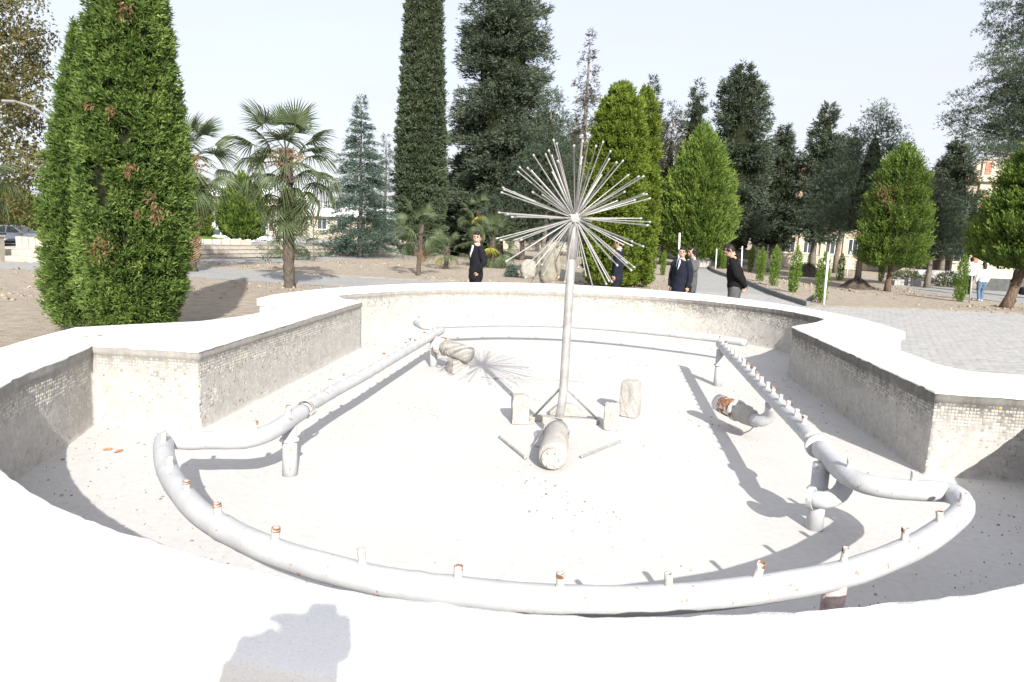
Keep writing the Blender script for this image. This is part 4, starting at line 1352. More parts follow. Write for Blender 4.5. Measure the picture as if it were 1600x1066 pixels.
dark('loose side top of the twin conifer, leaning to the right', 1308, 56, (1310, 200), 30, 360, SLIM, 64, nbr=120, gap=.3)
dark('distant pointed conifer showing above the bright round conifer', 1070, 70, (1069, 124), 36, 380, SLIM, 65, nbr=180)
dark('dark conifer rising left of the salmon and cream building', 1474, 58, (1476, 216), 48, 395, SLIM, 66, 'spruce', nbr=220)
dark('low dark conifer at the foot of the huge one, beside the cypress', 722, 47, (722, 245), 52, 395, FULL, 67, nbr=200)
dark('conifer half hidden behind the pine above the fountain head', 1000, 66, (1000, 120), 40, 390, SLIM, 68, nbr=190)
dark('thin half dead conifer with grey needles above the fountain head', 903, 55, (908, 42), 33, 380, [(0, .9), (.2, 1), (.45, .85), (.7, .65), (.88, .42), (1, .05)], 69, 'deadneedle', nbr=190, per=22, gap=.3, core=0, leafL=.26, pitch=-.25, sag=.25, curl=.0)
dark('background conifer between the slender ones, half in shade', 1238, 72, (1236, 250), 50, 398, FULL, 70, nbr=170)
dark('background conifer closing the gap behind the fountain pole', 880, 75, (880, 210), 75, 398, FULL, 71, nbr=190)
dark('background conifer behind the yellow thuja, lower than its neighbours', 985, 76, (990, 230), 75, 400, FULL, 72, nbr=190)
dark('background conifer behind the bright round conifer', 1095, 78, (1100, 220), 60, 400, FULL, 73, nbr=170)
dark('broad background conifer near the right hand building corner', 1420, 70, (1425, 262), 55, 398, FULL, 74, nbr=170)
# --- pines (needle clouds)
def pine(label, bx, Y, tpx, hw, cby, seed, prof, nt_=150, mat='pine', tuft=.5, L=.26, W=.05, name='pine_tree', tr=.16, trunkmat='barkgrey', limbs=14, tone0=.42):
    p = foot(bx, 400, Y)
    top = deep(tpx[0], tpx[1], Y); bot = deep(bx, cby, Y)
    Hh = top.z - bot.z; Rr = hw * Y / FPX
    me, C = tuft_crown('crown', Hh, Rr, prof, nt_, 7, L, W * .62, seed, tuft, tone0)
    z0 = bot.z - p.z
    return tree(name, label, 'pine tree', p, me, mat, trunk_mesh(Hh * .9 + z0, tr, .03, seed, (0, 0), limbs, (.3, .95), Rr * .9), trunkmat, 'pines', z0, add_core(None, Hh * .8, Rr, prof, None, .3, seed))
PIN = [(0, .78), (.15, 1), (.38, .92), (.58, .66), (.78, .40), (1, .08)]
pine('dense dark pine with bulging needle clouds left of the small bright conifer', 1345, 43, (1352, 168), 82, 362, 81, PIN, 560, tuft=.60, L=.2, W=.045)
pine('rounded green pine tucked against the right flank of the huge conifer', 850, 41, (845, 140), 52, 330, 82, PIN, 340, tuft=.5, L=.2, W=.045)
pine('browning pine behind the yellow thuja', 1035, 47, (1040, 165), 40, 385, 83, PIN, 260, 'brownpine', tuft=.5, L=.2, W=.045)
pine('soft green pine between the two small bright conifers at right', 1455, 40, (1458, 288), 52, 402, 84, PIN, 270, tuft=.46, L=.19, W=.042)
pine('wide shaded pine below the huge conifer, behind the fountain spokes', 815, 43, (810, 260), 75, 372, 85, PIN, 300, tuft=.55, L=.2, W=.045)
# big pine at the right edge: limbs reach in from a trunk outside the frame
p = foot(1668, 430, 33)
rs = np.random.RandomState(91)
rt = thing('pine_tree', 'big old pine leaning in from the right edge with long bare limbs', 'pine tree', p, 0, 'pines')
bm = bmesh.new()
add_tube(bm, [(0, 0, -.1), (.1, 0, 4), (-.1, 0, 8), (-.3, 0, 12), (-.2, 0, 16)], [.42, .34, .28, .2, .08], 12, True, .07, 2)
Ps, Ds = [], []
for (ex, ey, by, dy) in [(1512, 170, 215, 0), (1500, 195, 255, .6), (1528, 232, 268, -.5), (1560, 212, 250, .3), (1545, 92, 130, .2), (1552, 120, 180, -.4), (1560, 48, 75, .3), (1572, 8, 40, 0), (1590, -30, 20, .5), (1580, 150, 200, .8), (1600, 100, 150, -.8), (1610, 30, 80, .2), (1605, 175, 215, 0), (1530, 150, 190, .9), (1570, 250, 275, .4), (1640, -40, 30, 0), (1680, 40, 90, .2), (1700, 120, 160, 0)]:
    e = Vector(deep(ex, ey, 33 + dy * 2)) - p; b = Vector((0, 0, (Vector(deep(1660, by, 33)) - p).z))
    mid = b.lerp(e, .5) + Vector((0, 0, .15))
    add_tube(bm, [b, mid, e], [.12, .07, .02], 7, False, .1, 3)
    dirv = (e - b).normalized()
    for k in range(80):
        s = rs.uniform(.35, 1.05)
        c = b.lerp(e, s) + Vector(rs.normal(0, .36, 3)) + Vector((0, 0, .1))
        q = rs.normal(0, .15, (26, 3)) * np.array([1, 1, .55])
        Ps.append(np.array(tuple(c)) + q)
        Ds.append(unit(q * 3 + np.array([dirv.x * .5, dirv.y * .5, .9]) * .5))
link('trunk', bm_mesh(bm, 'trunk', True), MAT['barkgrey'], rt)
P = np.concatenate(Ps); D = np.concatenate(Ds)
link('crown', blades('crown', P, D, .08, 6, .15, .024, .55, np.clip(.38 + .13 * rs.normal(0, 1, len(P)), 0, 1), rs), MAT['pine'], rt)
# --- twin yellow thuja
p = foot(952, 446, 24)
me = dense_crown('crown', 6.7, .98, [(0, .78), (.05, .92), (.2, 1), (.5, 1), (.75, .88), (.88, .68), (.96, .4), (1, .1)], 26000, 5, .12, .13, .045, 101, .12, .8, .55, .34, .36, .50)
tree('thuja_tree', 'yellow green columnar thuja, left and rounder trunk of the pair behind the fountain', 'thuja tree', p, me, 'thuja_yellow', trunk_mesh(5.5, .12, .03, 8), 'bark', 'yellow green thuja pair', .15, add_core(None, 6.7, .98, COLUMN, None, .76, 5))
p = foot(989, 444, 24.6)
me = dense_crown('crown', 6.75, .66, COLUMN, 17000, 5, .12, .13, .045, 102, .12, .8, .55, .34, .34, .47)
tree('thuja_tree', 'yellow green columnar thuja, slimmer right hand one of the pair behind the fountain', 'thuja tree', p, me, 'thuja_yellow', trunk_mesh(5.5, .12, .03, 9), 'bark', 'yellow green thuja pair', .12, add_core(None, 6.75, .66, COLUMN, None, .76, 6))
# --- bright plume conifers
def plume(label, bx, by, Y, tpx, hw, cby, seed, n=16000, prof=OVAL, A=.50, lean=(0, 0), tone0=.46, cx=None, L=.17, W=.045, trr=.13, nb=8, trunkmat='bark', spread=.27, up=1.05):
    p = at(bx, by) if by else foot(bx, 400, Y)
    Y = p.y
    top = deep(tpx[0], tpx[1], Y); bot = deep(tpx[0], cby, Y)
    Hh = top.z - bot.z; Rr = hw * Y / FPX
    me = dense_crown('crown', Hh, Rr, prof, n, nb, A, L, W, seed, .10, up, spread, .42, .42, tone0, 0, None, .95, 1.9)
    z0 = bot.z - p.z
    rt = thing('conifer_tree', label, 'conifer tree', p, 0, 'bright feathery conifers')
    me.materials.append(MAT['plume'])
    c = link('crown', me, None, rt, (lean[0], lean[1], z0))
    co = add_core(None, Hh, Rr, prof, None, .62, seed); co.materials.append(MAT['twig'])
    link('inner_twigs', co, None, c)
    link('trunk', trunk_mesh(z0 + Hh * .5, trr, .04, seed, (lean[0] * 1.6, lean[1])), MAT[trunkmat], rt)
    return rt
plume('bright green egg shaped conifer with upswept feathery sprays', 1083, 417, 0, (1083, 197), 56, 402, 111, 15000, A=.65, L=.24, W=.06, nb=9, tone0=.52)
smallc = plume('small bright conifer with orange withered twigs in its middle', 1386, 456, 0, (1400, 226), 49, 416, 112, 14000, [(0, .75), (.08, .98), (.2, 1), (.45, .92), (.65, .74), (.82, .55), (.93, .35), (1, .05)], .44, tone0=.44, trr=.14, L=.14, W=.042)
pl = smallc.location
P = np.concatenate([np.array(tuple(deep(x, y, pl.y - .85) - pl)) + np.random.RandomState(i).normal(0, 1, (45, 3)) * np.array([.16, .08, .13]) for i, (x, y) in enumerate([(1382, 300), (1388, 310), (1386, 318), (1420, 295), (1405, 291), (1398, 318), (1425, 332), (1395, 340), (1380, 292)])])
rs = np.random.RandomState(5)
D = unit(np.array([0, -.3, -1.0]) + .4 * rs.normal(0, 1, P.shape))
link('withered_sprays', blades('withered_sprays', P, D, .1, 3, .13, .03, .3, np.clip(.6 + .2 * rs.normal(0, 1, len(P)), 0, 1), rs, .1), MAT['brownleaf'], smallc)
plume('large feathery conifer on a leaning trunk at the right edge', 1570, 482, 0, (1603, 186), 84, 418, 113, 24000, [(0, .6), (.08, .92), (.2, 1), (.38, .90), (.56, .70), (.72, .48), (.86, .25), (1, .02)], .42, (.72, .1), .42, L=.13, W=.04, trr=.16)
# --- left background conifers
plume('round topped green conifer in front of the white roofed building', 380, 0, 50, (383, 276), 33, 372, 114, 8000, A=.6, L=.3, W=.1, tone0=.44)
plume('dark green conifer half hidden behind the left palm skirt', 307, 0, 46, (306, 283), 20, 372, 115, 5000, [(0, .9), (.1, 1), (.5, 1), (.8, .85), (.95, .5), (1, .1)], .5, L=.26, W=.09, tone0=.34)
plume('bushy green conifer behind the silver car', 22, 0, 60, (30, 292), 48, 368, 116, 7000, A=.7, L=.34, W=.11, tone0=.45)
# --- cedars
CED = [(0, .88), (.1, 1), (.3, .80), (.5, .56), (.7, .34), (.85, .17), (1, .015)]
def cedar(label, bx, by, tpx, hw, cby, seed, nbr, per=60, L=.20, tr=.14, grp='blue green cedars', Y=None):
    p = at(bx, by) if Y is None else foot(bx, by, Y)
    Y = p.y
    top = deep(tpx[0], tpx[1], Y); bot = deep(bx, cby, Y)
    Hh = top.z - bot.z; Rr = hw * Y / FPX
    me = branch_crown('crown', Hh, Rr, CED, nbr, per, 4, L, L * .75, L * .17, seed, .02, .22, .34, .45, .45, .06, max(5, nbr // 9), .15, .12, .07)
    z0 = bot.z - p.z
    return tree('cedar_tree', label, 'cedar tree', p, me, 'cedar', trunk_mesh(Hh * .97 + z0, tr, .012, seed), 'barkgrey', grp, z0)
cedar('tall blue green cedar with tiered drooping boughs and a thin spire', 563, 402, (566, 146), 76, 392, 121, 290)
cedar('slimmer blue green cedar standing behind the tall one', 601, 400, (603, 208), 44, 388, 122, 130, Y=44)
cedar('spindly cedar sapling in front of the stone terraces', 419, 413, (417, 345), 26, 405, 123, 26, 26, .16, .035, 'thin cedar saplings')
cedar('taller spindly cedar sapling right of the palm trunk', 490, 409, (487, 290), 32, 398, 124, 38, 24, .16, .04, 'thin cedar saplings')
# --- autumn plane tree top left
p = foot(15, 400, 36)
rs = np.random.RandomState(131)
Cl = []
for k in range(340):
    t = rs.random_sample()
    px_ = rs.uniform(-170, 84 - 26 * abs(math.sin(t * 9))); py_ = -60 + 400 * t
    if py_ > 270 and px_ > 50: continue
    Cl.append(tuple(deep(px_, py_, 36 + rs.normal(0, 1.8)) - p))
Cl = np.array(Cl)
q = unit(rs.normal(0, 1, (len(Cl), 75, 3))) * (rs.random_sample((len(Cl), 75, 1)) ** .5) * rs.uniform(.5, .95, (len(Cl), 1, 1))
P = (Cl[:, None] + q)
T = .45 + .16 * rs.normal(0, 1, (len(Cl), 1)) + .12 * q[..., 2]
P = P.reshape(-1, 3)
D = unit(q.reshape(-1, 3) * .5 + np.array([0, -.2, -.4]) + .7 * rs.normal(0, 1, P.shape))
me = blades('crown', P, D, .12, 2, .17, .15, .9, np.clip(T.ravel(), 0, 1), rs, .2)
bm = bmesh.new()
add_tube(bm, [(-1.8, 0, -.1), (-1.7, 0, 3), (-1.3, 0, 6), (-1.2, 0, 10), (-1.3, 0, 14)], [.5, .4, .34, .22, .06], 12, True, .05)
for k in range(26):
    c = Cl[rs.randint(len(Cl))]; zb = max(3.0, c[2] - rs.uniform(1.0, 3))
    add_tube(bm, [(-1.4, 0, zb), ((c[0] - 1.4) / 2, c[1] / 2, (zb + c[2]) / 2 + .3), tuple(c)], [.13, .07, .02], 6, False)
tree('plane_tree', 'big plane tree with olive brown autumn leaves at the top left', 'plane tree', p, me, 'plane', bm_mesh(bm, 'trunk', True), 'limewash')

# --- palms
def fan_frond(seed, R_=.60, n=28, pet=.70, droop=.35, fold=.25):
    """fan leaf: petiole along +X then split fan; local Z up"""
    rs = np.random.RandomState(seed)
    V, F, T = [], [], []
    def quad(a, b, c, d, t):
        i = len(V); V.extend([a, b, c, d]); F.append((i, i + 1, i + 2, i + 3)); T.append(t)
    # petiole as a thin three sided strip
    w = .012
    for k in range(4):
        x0, x1 = pet * k / 4, pet * (k + 1) / 4
        z0, z1 = -.10 * (x0 / pet) ** 2 * pet, -.10 * (x1 / pet) ** 2 * pet
        for (ya, yb, dz) in ((-w, 0, .012), (0, w, .012)):
            quad((x0, ya, z0), (x1, ya, z1), (x1, yb, z1 + (dz if yb == 0 else 0)), (x0, yb, z0 + (dz if yb == 0 else 0)), .6)
    zc = -.10 * pet
    for k in range(n):
        a = R(-105 + 210 * (k + .5) / n) + rs.normal(0, .012)
        l = R_ * (1 - .22 * abs(a / R(105)) ** 2) * rs.uniform(.9, 1.06)
        d = np.array([math.cos(a), math.sin(a), 0]); s = np.array([-math.sin(a), math.cos(a), 0])
        wid = l * math.tan(R(210 / n / 2)) * 1.0
        c = np.array([pet, 0, zc])
        fz = fold * .25 * (1 - math.cos(a)) * -1
        dr = droop * rs.uniform(.6, 1.5)
        def pt(f, side):
            ww = wid * (f / .5 if f < .5 else (1 - (f - .5) / .5) * 1.0) * side
            z = fz * f * l * 2 - dr * l * max(0, f - .35) ** 2 * 1.6
            return tuple(c + d * l * f + s * ww * .5 + np.array([0, 0, z + (.012 * abs(side) * (f < .8))]))
        tn = .5 + rs.normal(0, .10)
        m0, m1, m2 = .02, .5, .8
        for side in (-1, 1):
            quad(pt(m0, 0), pt(m1, 0), pt(m1, side), pt(m0, 0), tn) if False else None
            V0 = len(V)
            V.extend([pt(m0, 0), pt(.3, 0), pt(.3, side), pt(m0, side * .3)]); F.append((V0, V0 + 1, V0 + 2, V0 + 3)); T.append(tn)
            V0 = len(V)
            V.extend([pt(.3, 0), pt(.62, 0), pt(.62, side), pt(.3, side)]); F.append((V0, V0 + 1, V0 + 2, V0 + 3)); T.append(tn + .05)
            V0 = len(V)
            V.extend([pt(.62, 0), pt(1.0, 0), pt(.85, side), pt(.62, side)]); F.append((V0, V0 + 1, V0 + 2, V0 + 3)); T.append(tn + .12)
    me = np_mesh('frond', np.array(V), np.array(F))
    a = me.attributes.new('tone', 'FLOAT', 'FACE')
    a.data.foreach_set('value', np.clip(np.array(T), 0, 1).astype(np.float32))
    return me
FR = [fan_frond(s, .60, 28, .70, d, f) for s, d, f in ((1, .25, .2), (2, .5, .35), (3, .8, .5), (4, 1.1, .5))]
for m_ in FR: m_.materials.append(MAT['palm'])
FRY = fan_frond(9, .6, 26, .5, .8, .5); FRY.materials.append(MAT['palmyellow'])
FRD = fan_frond(10, .5, 20, .5, 1.6, .9); FRD.materials.append(MAT['palmdead'])
def palm(label, loc, Ht, scale, nfr, seed, rtr=.13, low=-.9, ndead=6, fruit=True, lean=(0, 0), yellow=0, group='fan palms', spec=None):
    rs = random.Random(seed)
    root = thing('palm_tree', label, 'palm tree', loc, 0, group)
    pts = [Vector((lean[0] * t, lean[1] * t, -.08 + (Ht + .08) * t)) for t in [i / 40 for i in range(41)]]
    rad = [rtr * (1.12 if i < 2 else 1) * (1 - .1 * i / 40) * (1 + .13 * math.sin(i * 2.1) * rs.random() + (.25 * smooth(28, 38, i))) for i in range(41)]
    tube_obj('trunk', pts, rad, MAT['palmbark'], root, 16, .10, seed)
    # fibrous leaf bases on the upper trunk: short stubs in one mesh
    bm = bmesh.new()
    for k in range(70):
        t = rs.uniform(.45, 1.0) ; a = rs.uniform(0, 6.28)
        p = Vector((lean[0] * t + math.cos(a) * rtr * 1.05, lean[1] * t + math.sin(a) * rtr * 1.05, Ht * t))
        d = Vector((math.cos(a) * .7, math.sin(a) * .7, .8)) * rs.uniform(.06, .16) * scale
        add_tube(bm, [p - d * .3, p + d], [.02 * scale, .008], 5, True, .1)
    link('leaf_bases', bm_mesh(bm, 'leaf_bases'), MAT['palmbark'], root)
    top = Vector((lean[0], lean[1], Ht))
    L_ = []
    for k in range(nfr):
        f = (k + .5) / nfr
        el = R(80) + (low - R(80)) * f ** .85
        az = k * 2.399 + rs.gauss(0, .2)
        L_.append((az, el + rs.gauss(0, .08), f))
    if spec: L_ += spec
    for az, el, f in L_:
        me = FR[0] if f < .3 else FR[1] if f < .55 else FR[2] if f < .8 else FR[3]
        if yellow and f > .6 and rs.random() < yellow: me = FRY
        sc = scale * rs.uniform(.88, 1.1) * (1 if f > .1 else .8)
        rot = Matrix.Rotation(az, 4, 'Z') @ Matrix.Rotation(-el, 4, 'Y') @ Matrix.Rotation(rs.gauss(0, .35), 4, 'X')
        o = link('frond', me, None, root)
        o.matrix_local = Matrix.Translation(top + Vector((0, 0, -.35 * f * scale))) @ rot @ Matrix.Diagonal((sc, sc, sc, 1))
    for k in range(ndead):
        o = link('dead_frond', FRD, None, root)
        az = rs.uniform(0, 6.28); sc = scale * rs.uniform(.7, .95)
        o.matrix_local = Matrix.Translation(top + Vector((math.cos(az) * rtr, math.sin(az) * rtr, -.45 * scale - .1 * k * scale))) @ Matrix.Rotation(az, 4, 'Z') @ Matrix.Rotation(R(rs.uniform(70, 86)), 4, 'Y') @ Matrix.Diagonal((sc, sc * .55, sc, 1))
    if fruit:
        for k in range(4):
            bm = bmesh.new()
            az = k * 1.7 + .5 + seed
            st = top + Vector((0, 0, -.1)); d = Vector((math.cos(az), math.sin(az), 0))
            for q in range(34):
                e = st + d * rs.uniform(.15, .5) * scale + Vector((rs.gauss(0, .07), rs.gauss(0, .07), rs.uniform(-.25, .05) - .05)) * scale
                add_tube(bm, [e, e + Vector((rs.gauss(0, .05), rs.gauss(0, .05), -.05)) * scale], [.012 * scale, .006], 4, True)
            add_tube(bm, [st, st + d * .25 * scale + Vector((0, 0, .08)), st + d * .5 * scale + Vector((0, 0, -.15))], [.02, .015, .008], 5, False)
            link('fruit_cluster', bm_mesh(bm), MAT['orange'], root)
    return root
pm = at(452, 450)
HT = (deep(447, 232, pm.y) - pm).z
palm('tall fan palm with thick fibrous trunk in front of the stone terraces', pm, HT, 1.22, 26, 5, .15, -.55, 3, True, ((deep(447, 232, pm.y) - pm).x, 0), 0, 'fan palms',
     [(-1.45, -1.2, 2.2), (-.6, -1.05, 1.6), (-1.2, -1.3, 2.0), (-.5, -.95, .85), (3.5, -.45, .6), (3.1, -.85, 1.2), (.1, -.75, 1.0), (-2.2, -1.1, 1.7), (0.05, -.95, 1.5)])
# drooping low fronds on the main palm trunk
palm2 = foot(300, 425, 23)
palm('fan palm with brown skirt of dead fronds half hidden by the thujas', palm2, (deep(298, 240, 23) - palm2).z, 1.4, 28, 8, .15, -.8, 14, True, (0, 0))
palm('small fan palm with yellow lower fronds on a bare slim trunk', at(653, 431), (deep(657, 352, at(653, 431).y) - at(653, 431)).z, .92, 13, 11, .085, -.7, 3, False, (.1, 0), .35, 'small fan palms')
palm('smallest fan palm left of the man in the dark suit', at(697, 421), (deep(697, 385, at(697, 421).y) - at(697, 421)).z, .80, 13, 12, .10, -.6, 2, False, (0, 0), .2, 'small fan palms')
palm('small bushy fan palm directly behind the man in the dark suit', at(769, 419), (deep(767, 372, at(769, 419).y) - at(769, 419)).z, 1.15, 24, 13, .10, -.85, 8, False, (0, 0), .15, 'small fan palms')
palm('taller fan palm with yellow tips behind the small ones, against the dark conifers', foot(745, 405, 42), 2.9, 1.1, 16, 14, .12, -.8, 6, False, (0, 0), .25, 'small fan palms')
palm('low fan palm behind the tall palm trunk', foot(456, 405, 33), 1.0, 1.0, 16, 15, .12, -.7, 8, False, (0, 0), .2, 'small fan palms')
palm('fan palm at the left edge, only its hanging fronds in view', foot(-32, 420, 26), (deep(-32, 262, 26)).z, 1.25, 26, 16, .15, -.9, 10, False)
# --- thuja saplings
def sap_mesh(seed, H=1.15, R_=.16):
    return dense_crown('crown', H, R_, [(0, .55), (.08, .8), (.3, .85), (.55, 1), (.75, .9), (.9, .55), (1, .1)], 900, 4, .10, .075, .025, seed, .22, 1.5, .4, .6, .12, .5)
SAPM = [sap_mesh(201), sap_mesh(202), sap_mesh(203)]
for m_ in SAPM: m_.materials.append(MAT['sapling'])
STM = trunk_mesh(.5, .018, .01, 4); STM.materials.append(MAT['bark'])
sap = [(1281, 474, 397, 'nearest thuja sapling beside the white stake'), (1239, 458, 389, 'second thuja sapling along the kerb, next behind the staked one'), (1208, 447, 387, 'third thuja sapling along the kerb, in front of pale bags'), (1187, 440, 388, 'fourth thuja sapling along the kerb, thin and pale'),
       (1035, 431, 394, 'thuja sapling left of the man in the blue suit'), (1264, 423, 393, 'short thuja sapling behind the low soil heap, farther than the staked one'), (1312, 439, 398, 'dark thuja sapling left of the soil mound'), (1340, 431, 400, 'shaded thuja sapling behind the soil mound'), (1376, 440, 402, 'shaded thuja sapling just left of the small conifer trunk'),
       (1498, 472, 402, 'thuja sapling in front of the walkers, left of the leaning trunk'), (1122, 420, 386, 'far thuja sapling by the path bend beside a thin pole'), (1172, 425, 386, 'far thuja sapling behind the man in black'), (1130, 421, 392, 'shorter far thuja sapling behind the bent man')]
for k, (x, yb, yt, lab) in enumerate(sap):
    p = at(x, yb); h = (deep(x, yt, p.y) - p).z
    rt = thing('thuja_sapling', lab, 'sapling', p, k * 1.3, 'young thuja saplings')
    s = h / 1.15
    c = link('crown', SAPM[k % 3], None, rt, (0, 0, .02)); c.scale = (.85 * max(.9, s), .85 * max(.9, s), s)
    link('trunk', STM, None, rt)
# shrubs
def shrub(label, px, py, hw, h, seed, mat='shrub', Y=None, n=2500, L=.08):
    p = at(px, py) if Y is None else foot(px, py, Y)
    Rr = hw * p.y / FPX
    me = dense_crown('crown', h, Rr, [(0, .8), (.2, 1), (.6, .9), (.85, .6), (1, .2)], n, 4, L * 1.5, L, L * .4, seed, .3, .8, .6, .7, .2, .45)
    tree('shrub', label, 'shrub', p, me, mat, trunk_mesh(h * .5, .03, .01, seed), 'bark', 'low shrubs', .02)
shrub('small grey green shrub on the soil right of the man in the dark suit', 799, 433, 9, .45, 141, 'cedar', None, 900, .07)
shrub('dark clipped bush in front of the far wall right of the small conifer', 1485, 414, 20, .9, 142, 'shrub', 42)
shrub('low dark bush behind the trunks under the small conifer', 1418, 414, 26, .7, 143, 'shrub', 46)
shrub('rounded dark bush below the beige building windows', 1262, 410, 14, .8, 144, 'shrub', 50)
# lime washed trunks seen under the dark crowns
for k, (x, yb, Y, lab) in enumerate([(768, 402, 48, 'tree stem with limewashed foot behind the dark suited man'), (660, 398, 47, 'slim limewashed stem right of the small yellow palm'), (1083, 417, 41, None), (940, 405, 55, 'bare brown stem behind the fountain spokes')]):
    if lab is None: continue
    rt = thing('tree_stem', lab, 'tree trunk', foot(x, yb, Y))
    link('trunk', trunk_mesh(7, .2, .12, k), MAT['barkgrey'], rt)
    me = lathe_mesh('limewash', [(.30, -.05), (.26, .3), (.235, 1.0), (.23, 1.5), (.2, 1.5)], 12); me.materials.append(MAT['limewash'])
    link('limewash', me, None, rt)
p = at(1005, 418) if False else foot(1002, 415, 44)
rt = thing('tree_stem', 'thick reddish brown tree trunk right of the yellow thuja pair', 'tree trunk', p)
link('trunk', trunk_mesh(8, .36, .2, 66), MAT['bark'], rt)

# ================================================================== BUILDINGS
def box_obj(name, c, s, mat, parent, bev=0):
    bm = bmesh.new()
    add_box(bm, c, s, 0, bev)
    return link(name, bm_mesh(bm), MAT[mat], parent)
WINM = {}
def window(parent, x, z, w_, h_, y=0, panes=2, glass='glass'):
    """window unit in the wall plane y (facing -Y): reveal frame with mullions, pane a child"""
    key = (round(w_, 2), round(h_, 2), panes, glass)
    if key not in WINM:
        bm = bmesh.new()
        f = .07
        add_box(bm, (0, 0, h_ / 2 - f / 2), (w_, .12, f)); add_box(bm, (0, 0, -h_ / 2 + f / 2), (w_, .12, f))
        add_box(bm, (-w_ / 2 + f / 2, 0, 0), (f, .12, h_ - 2 * f)); add_box(bm, (w_ / 2 - f / 2, 0, 0), (f, .12, h_ - 2 * f))
        for k in range(1, panes):
            add_box(bm, (-w_ / 2 + w_ * k / panes, 0, 0), (f * .8, .1, h_ - 2 * f))
        a = bm_mesh(bm); a.materials.append(MAT['frame'])
        bm = bmesh.new(); add_box(bm, (0, .02, 0), (w_ - f, .03, h_ - f)); b = bm_mesh(bm); b.materials.append(MAT[glass])
        bm = bmesh.new(); add_box(bm, (0, -.06, -h_ / 2 - .05), (w_ + .2, .2, .08)); c = bm_mesh(bm); c.materials.append(MAT['cream'])
        WINM[key] = (a, b, c)
    a, b, c = WINM[key]
    o = link('window', a, None, parent, (x, y - .03, z))
    link('pane', b, None, o); link('sill', c, None, o)
    return o
def wall_with_holes(parent, x0, x1, z0, z1, holes, mat, y=0, depth=.3, name='wall'):
    """solid wall sheet with real openings (list of cx,cz,w,h), built from boxes between them"""
    xs_ = sorted({x0, x1} | {v for cx, cz, w_, h_ in holes for v in (cx - w_ / 2, cx + w_ / 2)})
    zs_ = sorted({z0, z1} | {v for cx, cz, w_, h_ in holes for v in (cz - h_ / 2, cz + h_ / 2)})
    bm = bmesh.new()
    vd = {}
    def vert(x, yy, z):
        k = (round(x, 4), yy, round(z, 4))
        if k not in vd: vd[k] = bm.verts.new((x, yy, z))
        return vd[k]
    for a, b in zip(xs_, xs_[1:]):
        for c, d in zip(zs_, zs_[1:]):
            mx, mz = (a + b) / 2, (c + d) / 2
            if any(abs(mx - cx) < w_ / 2 and abs(mz - cz) < h_ / 2 for cx, cz, w_, h_ in holes): continue
            bm.faces.new([vert(a, y, c), vert(b, y, c), vert(b, y, d), vert(a, y, d)])
    r = bmesh.ops.extrude_face_region(bm, geom=bm.faces[:])
    for e in r['geom']:
        if isinstance(e, bmesh.types.BMVert): e.co.y += depth
    bmesh.ops.recalc_face_normals(bm, faces=bm.faces)
    return link(name, bm_mesh(bm), MAT[mat], parent)
# --- right: cream and salmon two storey school-like building
YB = 64
bx0 = deep(1175, 400, YB).x; bx1 = deep(1500, 400, YB).x
rb = thing('school_building', 'long beige two storey building with a salmon roof behind the right hand trees', 'building', (bx0, YB, -.45))
Wd = bx1 - bx0
def zr(px, py): return deep(px, py, YB).z + .45
def xr(px, py): return deep(px, py, YB).x - bx0
holes = []
nb_ = 9
for k in range(nb_):
    cx = 1.2 + k * (Wd - 2.2) / (nb_ - 1) * .97
    holes.append((cx, 2.05, 1.35, 1.5)); holes.append((cx, 5.6, 1.35, 1.7))
wall_with_holes(rb, 0, Wd, 0, 7.9, holes, 'beige')
for i, (cx, cz, w_, h_) in enumerate(holes):
    window(rb, cx, cz, w_, h_, .12, 3)
for k in range(nb_ - 1):
    cx = (holes[2 * k][0] + holes[2 * k + 2][0]) / 2
    box_obj('pilaster', (cx, -.09, 3.95), (.34, .18, 7.9), 'cream', rb)
box_obj('cornice', (Wd / 2, -.12, 8.06), (Wd + .5, .8, .32), 'cream', rb, .04)
box_obj('plinth', (Wd / 2, -.055, .55), (Wd + .1, .11, 1.1), 'stonepale', rb)
box_obj('roof', (Wd / 2, 5, 8.6), (Wd + .3, 10.5, .7), 'salmon', rb, .05)
# --- right gabled wing
YG = 58
gx0 = deep(1490, 400, YG).x; gx1 = deep(1760, 400, YG).x
gb = thing('gabled_building', 'cream building wing with stepped gable and salmon pilasters at the right', 'building', (gx0, YG, -.45))
Wg = gx1 - gx0
def zg(px, py): return deep(px, py, YG).z + .45
def xg(px, py): return deep(px, py, YG).x - gx0
pil = [xg(1532, 330), xg(1660, 330)]
holes = []
for k in range(3):
    for cx in (xg(1509, 330), xg(1556, 330) + .1, xg(1605, 340), xg(1640, 340)):
        pass
for cx in (xg(1511, 340), xg(1557, 340), xg(1603, 340), xg(1640, 340), xg(1700, 340)):
    holes += [(cx, 2.0, 1.2, 1.6), (cx, zg(1555, 332), 1.2, 2.3)]
ztop = zg(1530, 285)
wall_with_holes(gb, 0, Wg, 0, ztop, holes, 'cream')
for cx, cz, w_, h_ in holes: window(gb, cx, cz, w_, h_, .12, 2)
box_obj('cornice', (Wg / 2, -.14, ztop + .24), (Wg + .5, .9, .48), 'cream', gb, .05)
for x in pil:
    box_obj('pilaster', (x, -.12, ztop / 2), (.95, .24, ztop - .02), 'cream', gb)
    box_obj('pilaster_panel', (x, -.26, ztop * .5 - .2), (.5, .06, ztop - 1.6), 'salmon', gb)
box_obj('frieze_panel', (xg(1512, 285), -.66, ztop + .24), (1.0, .10, .22), 'salmon', gb)
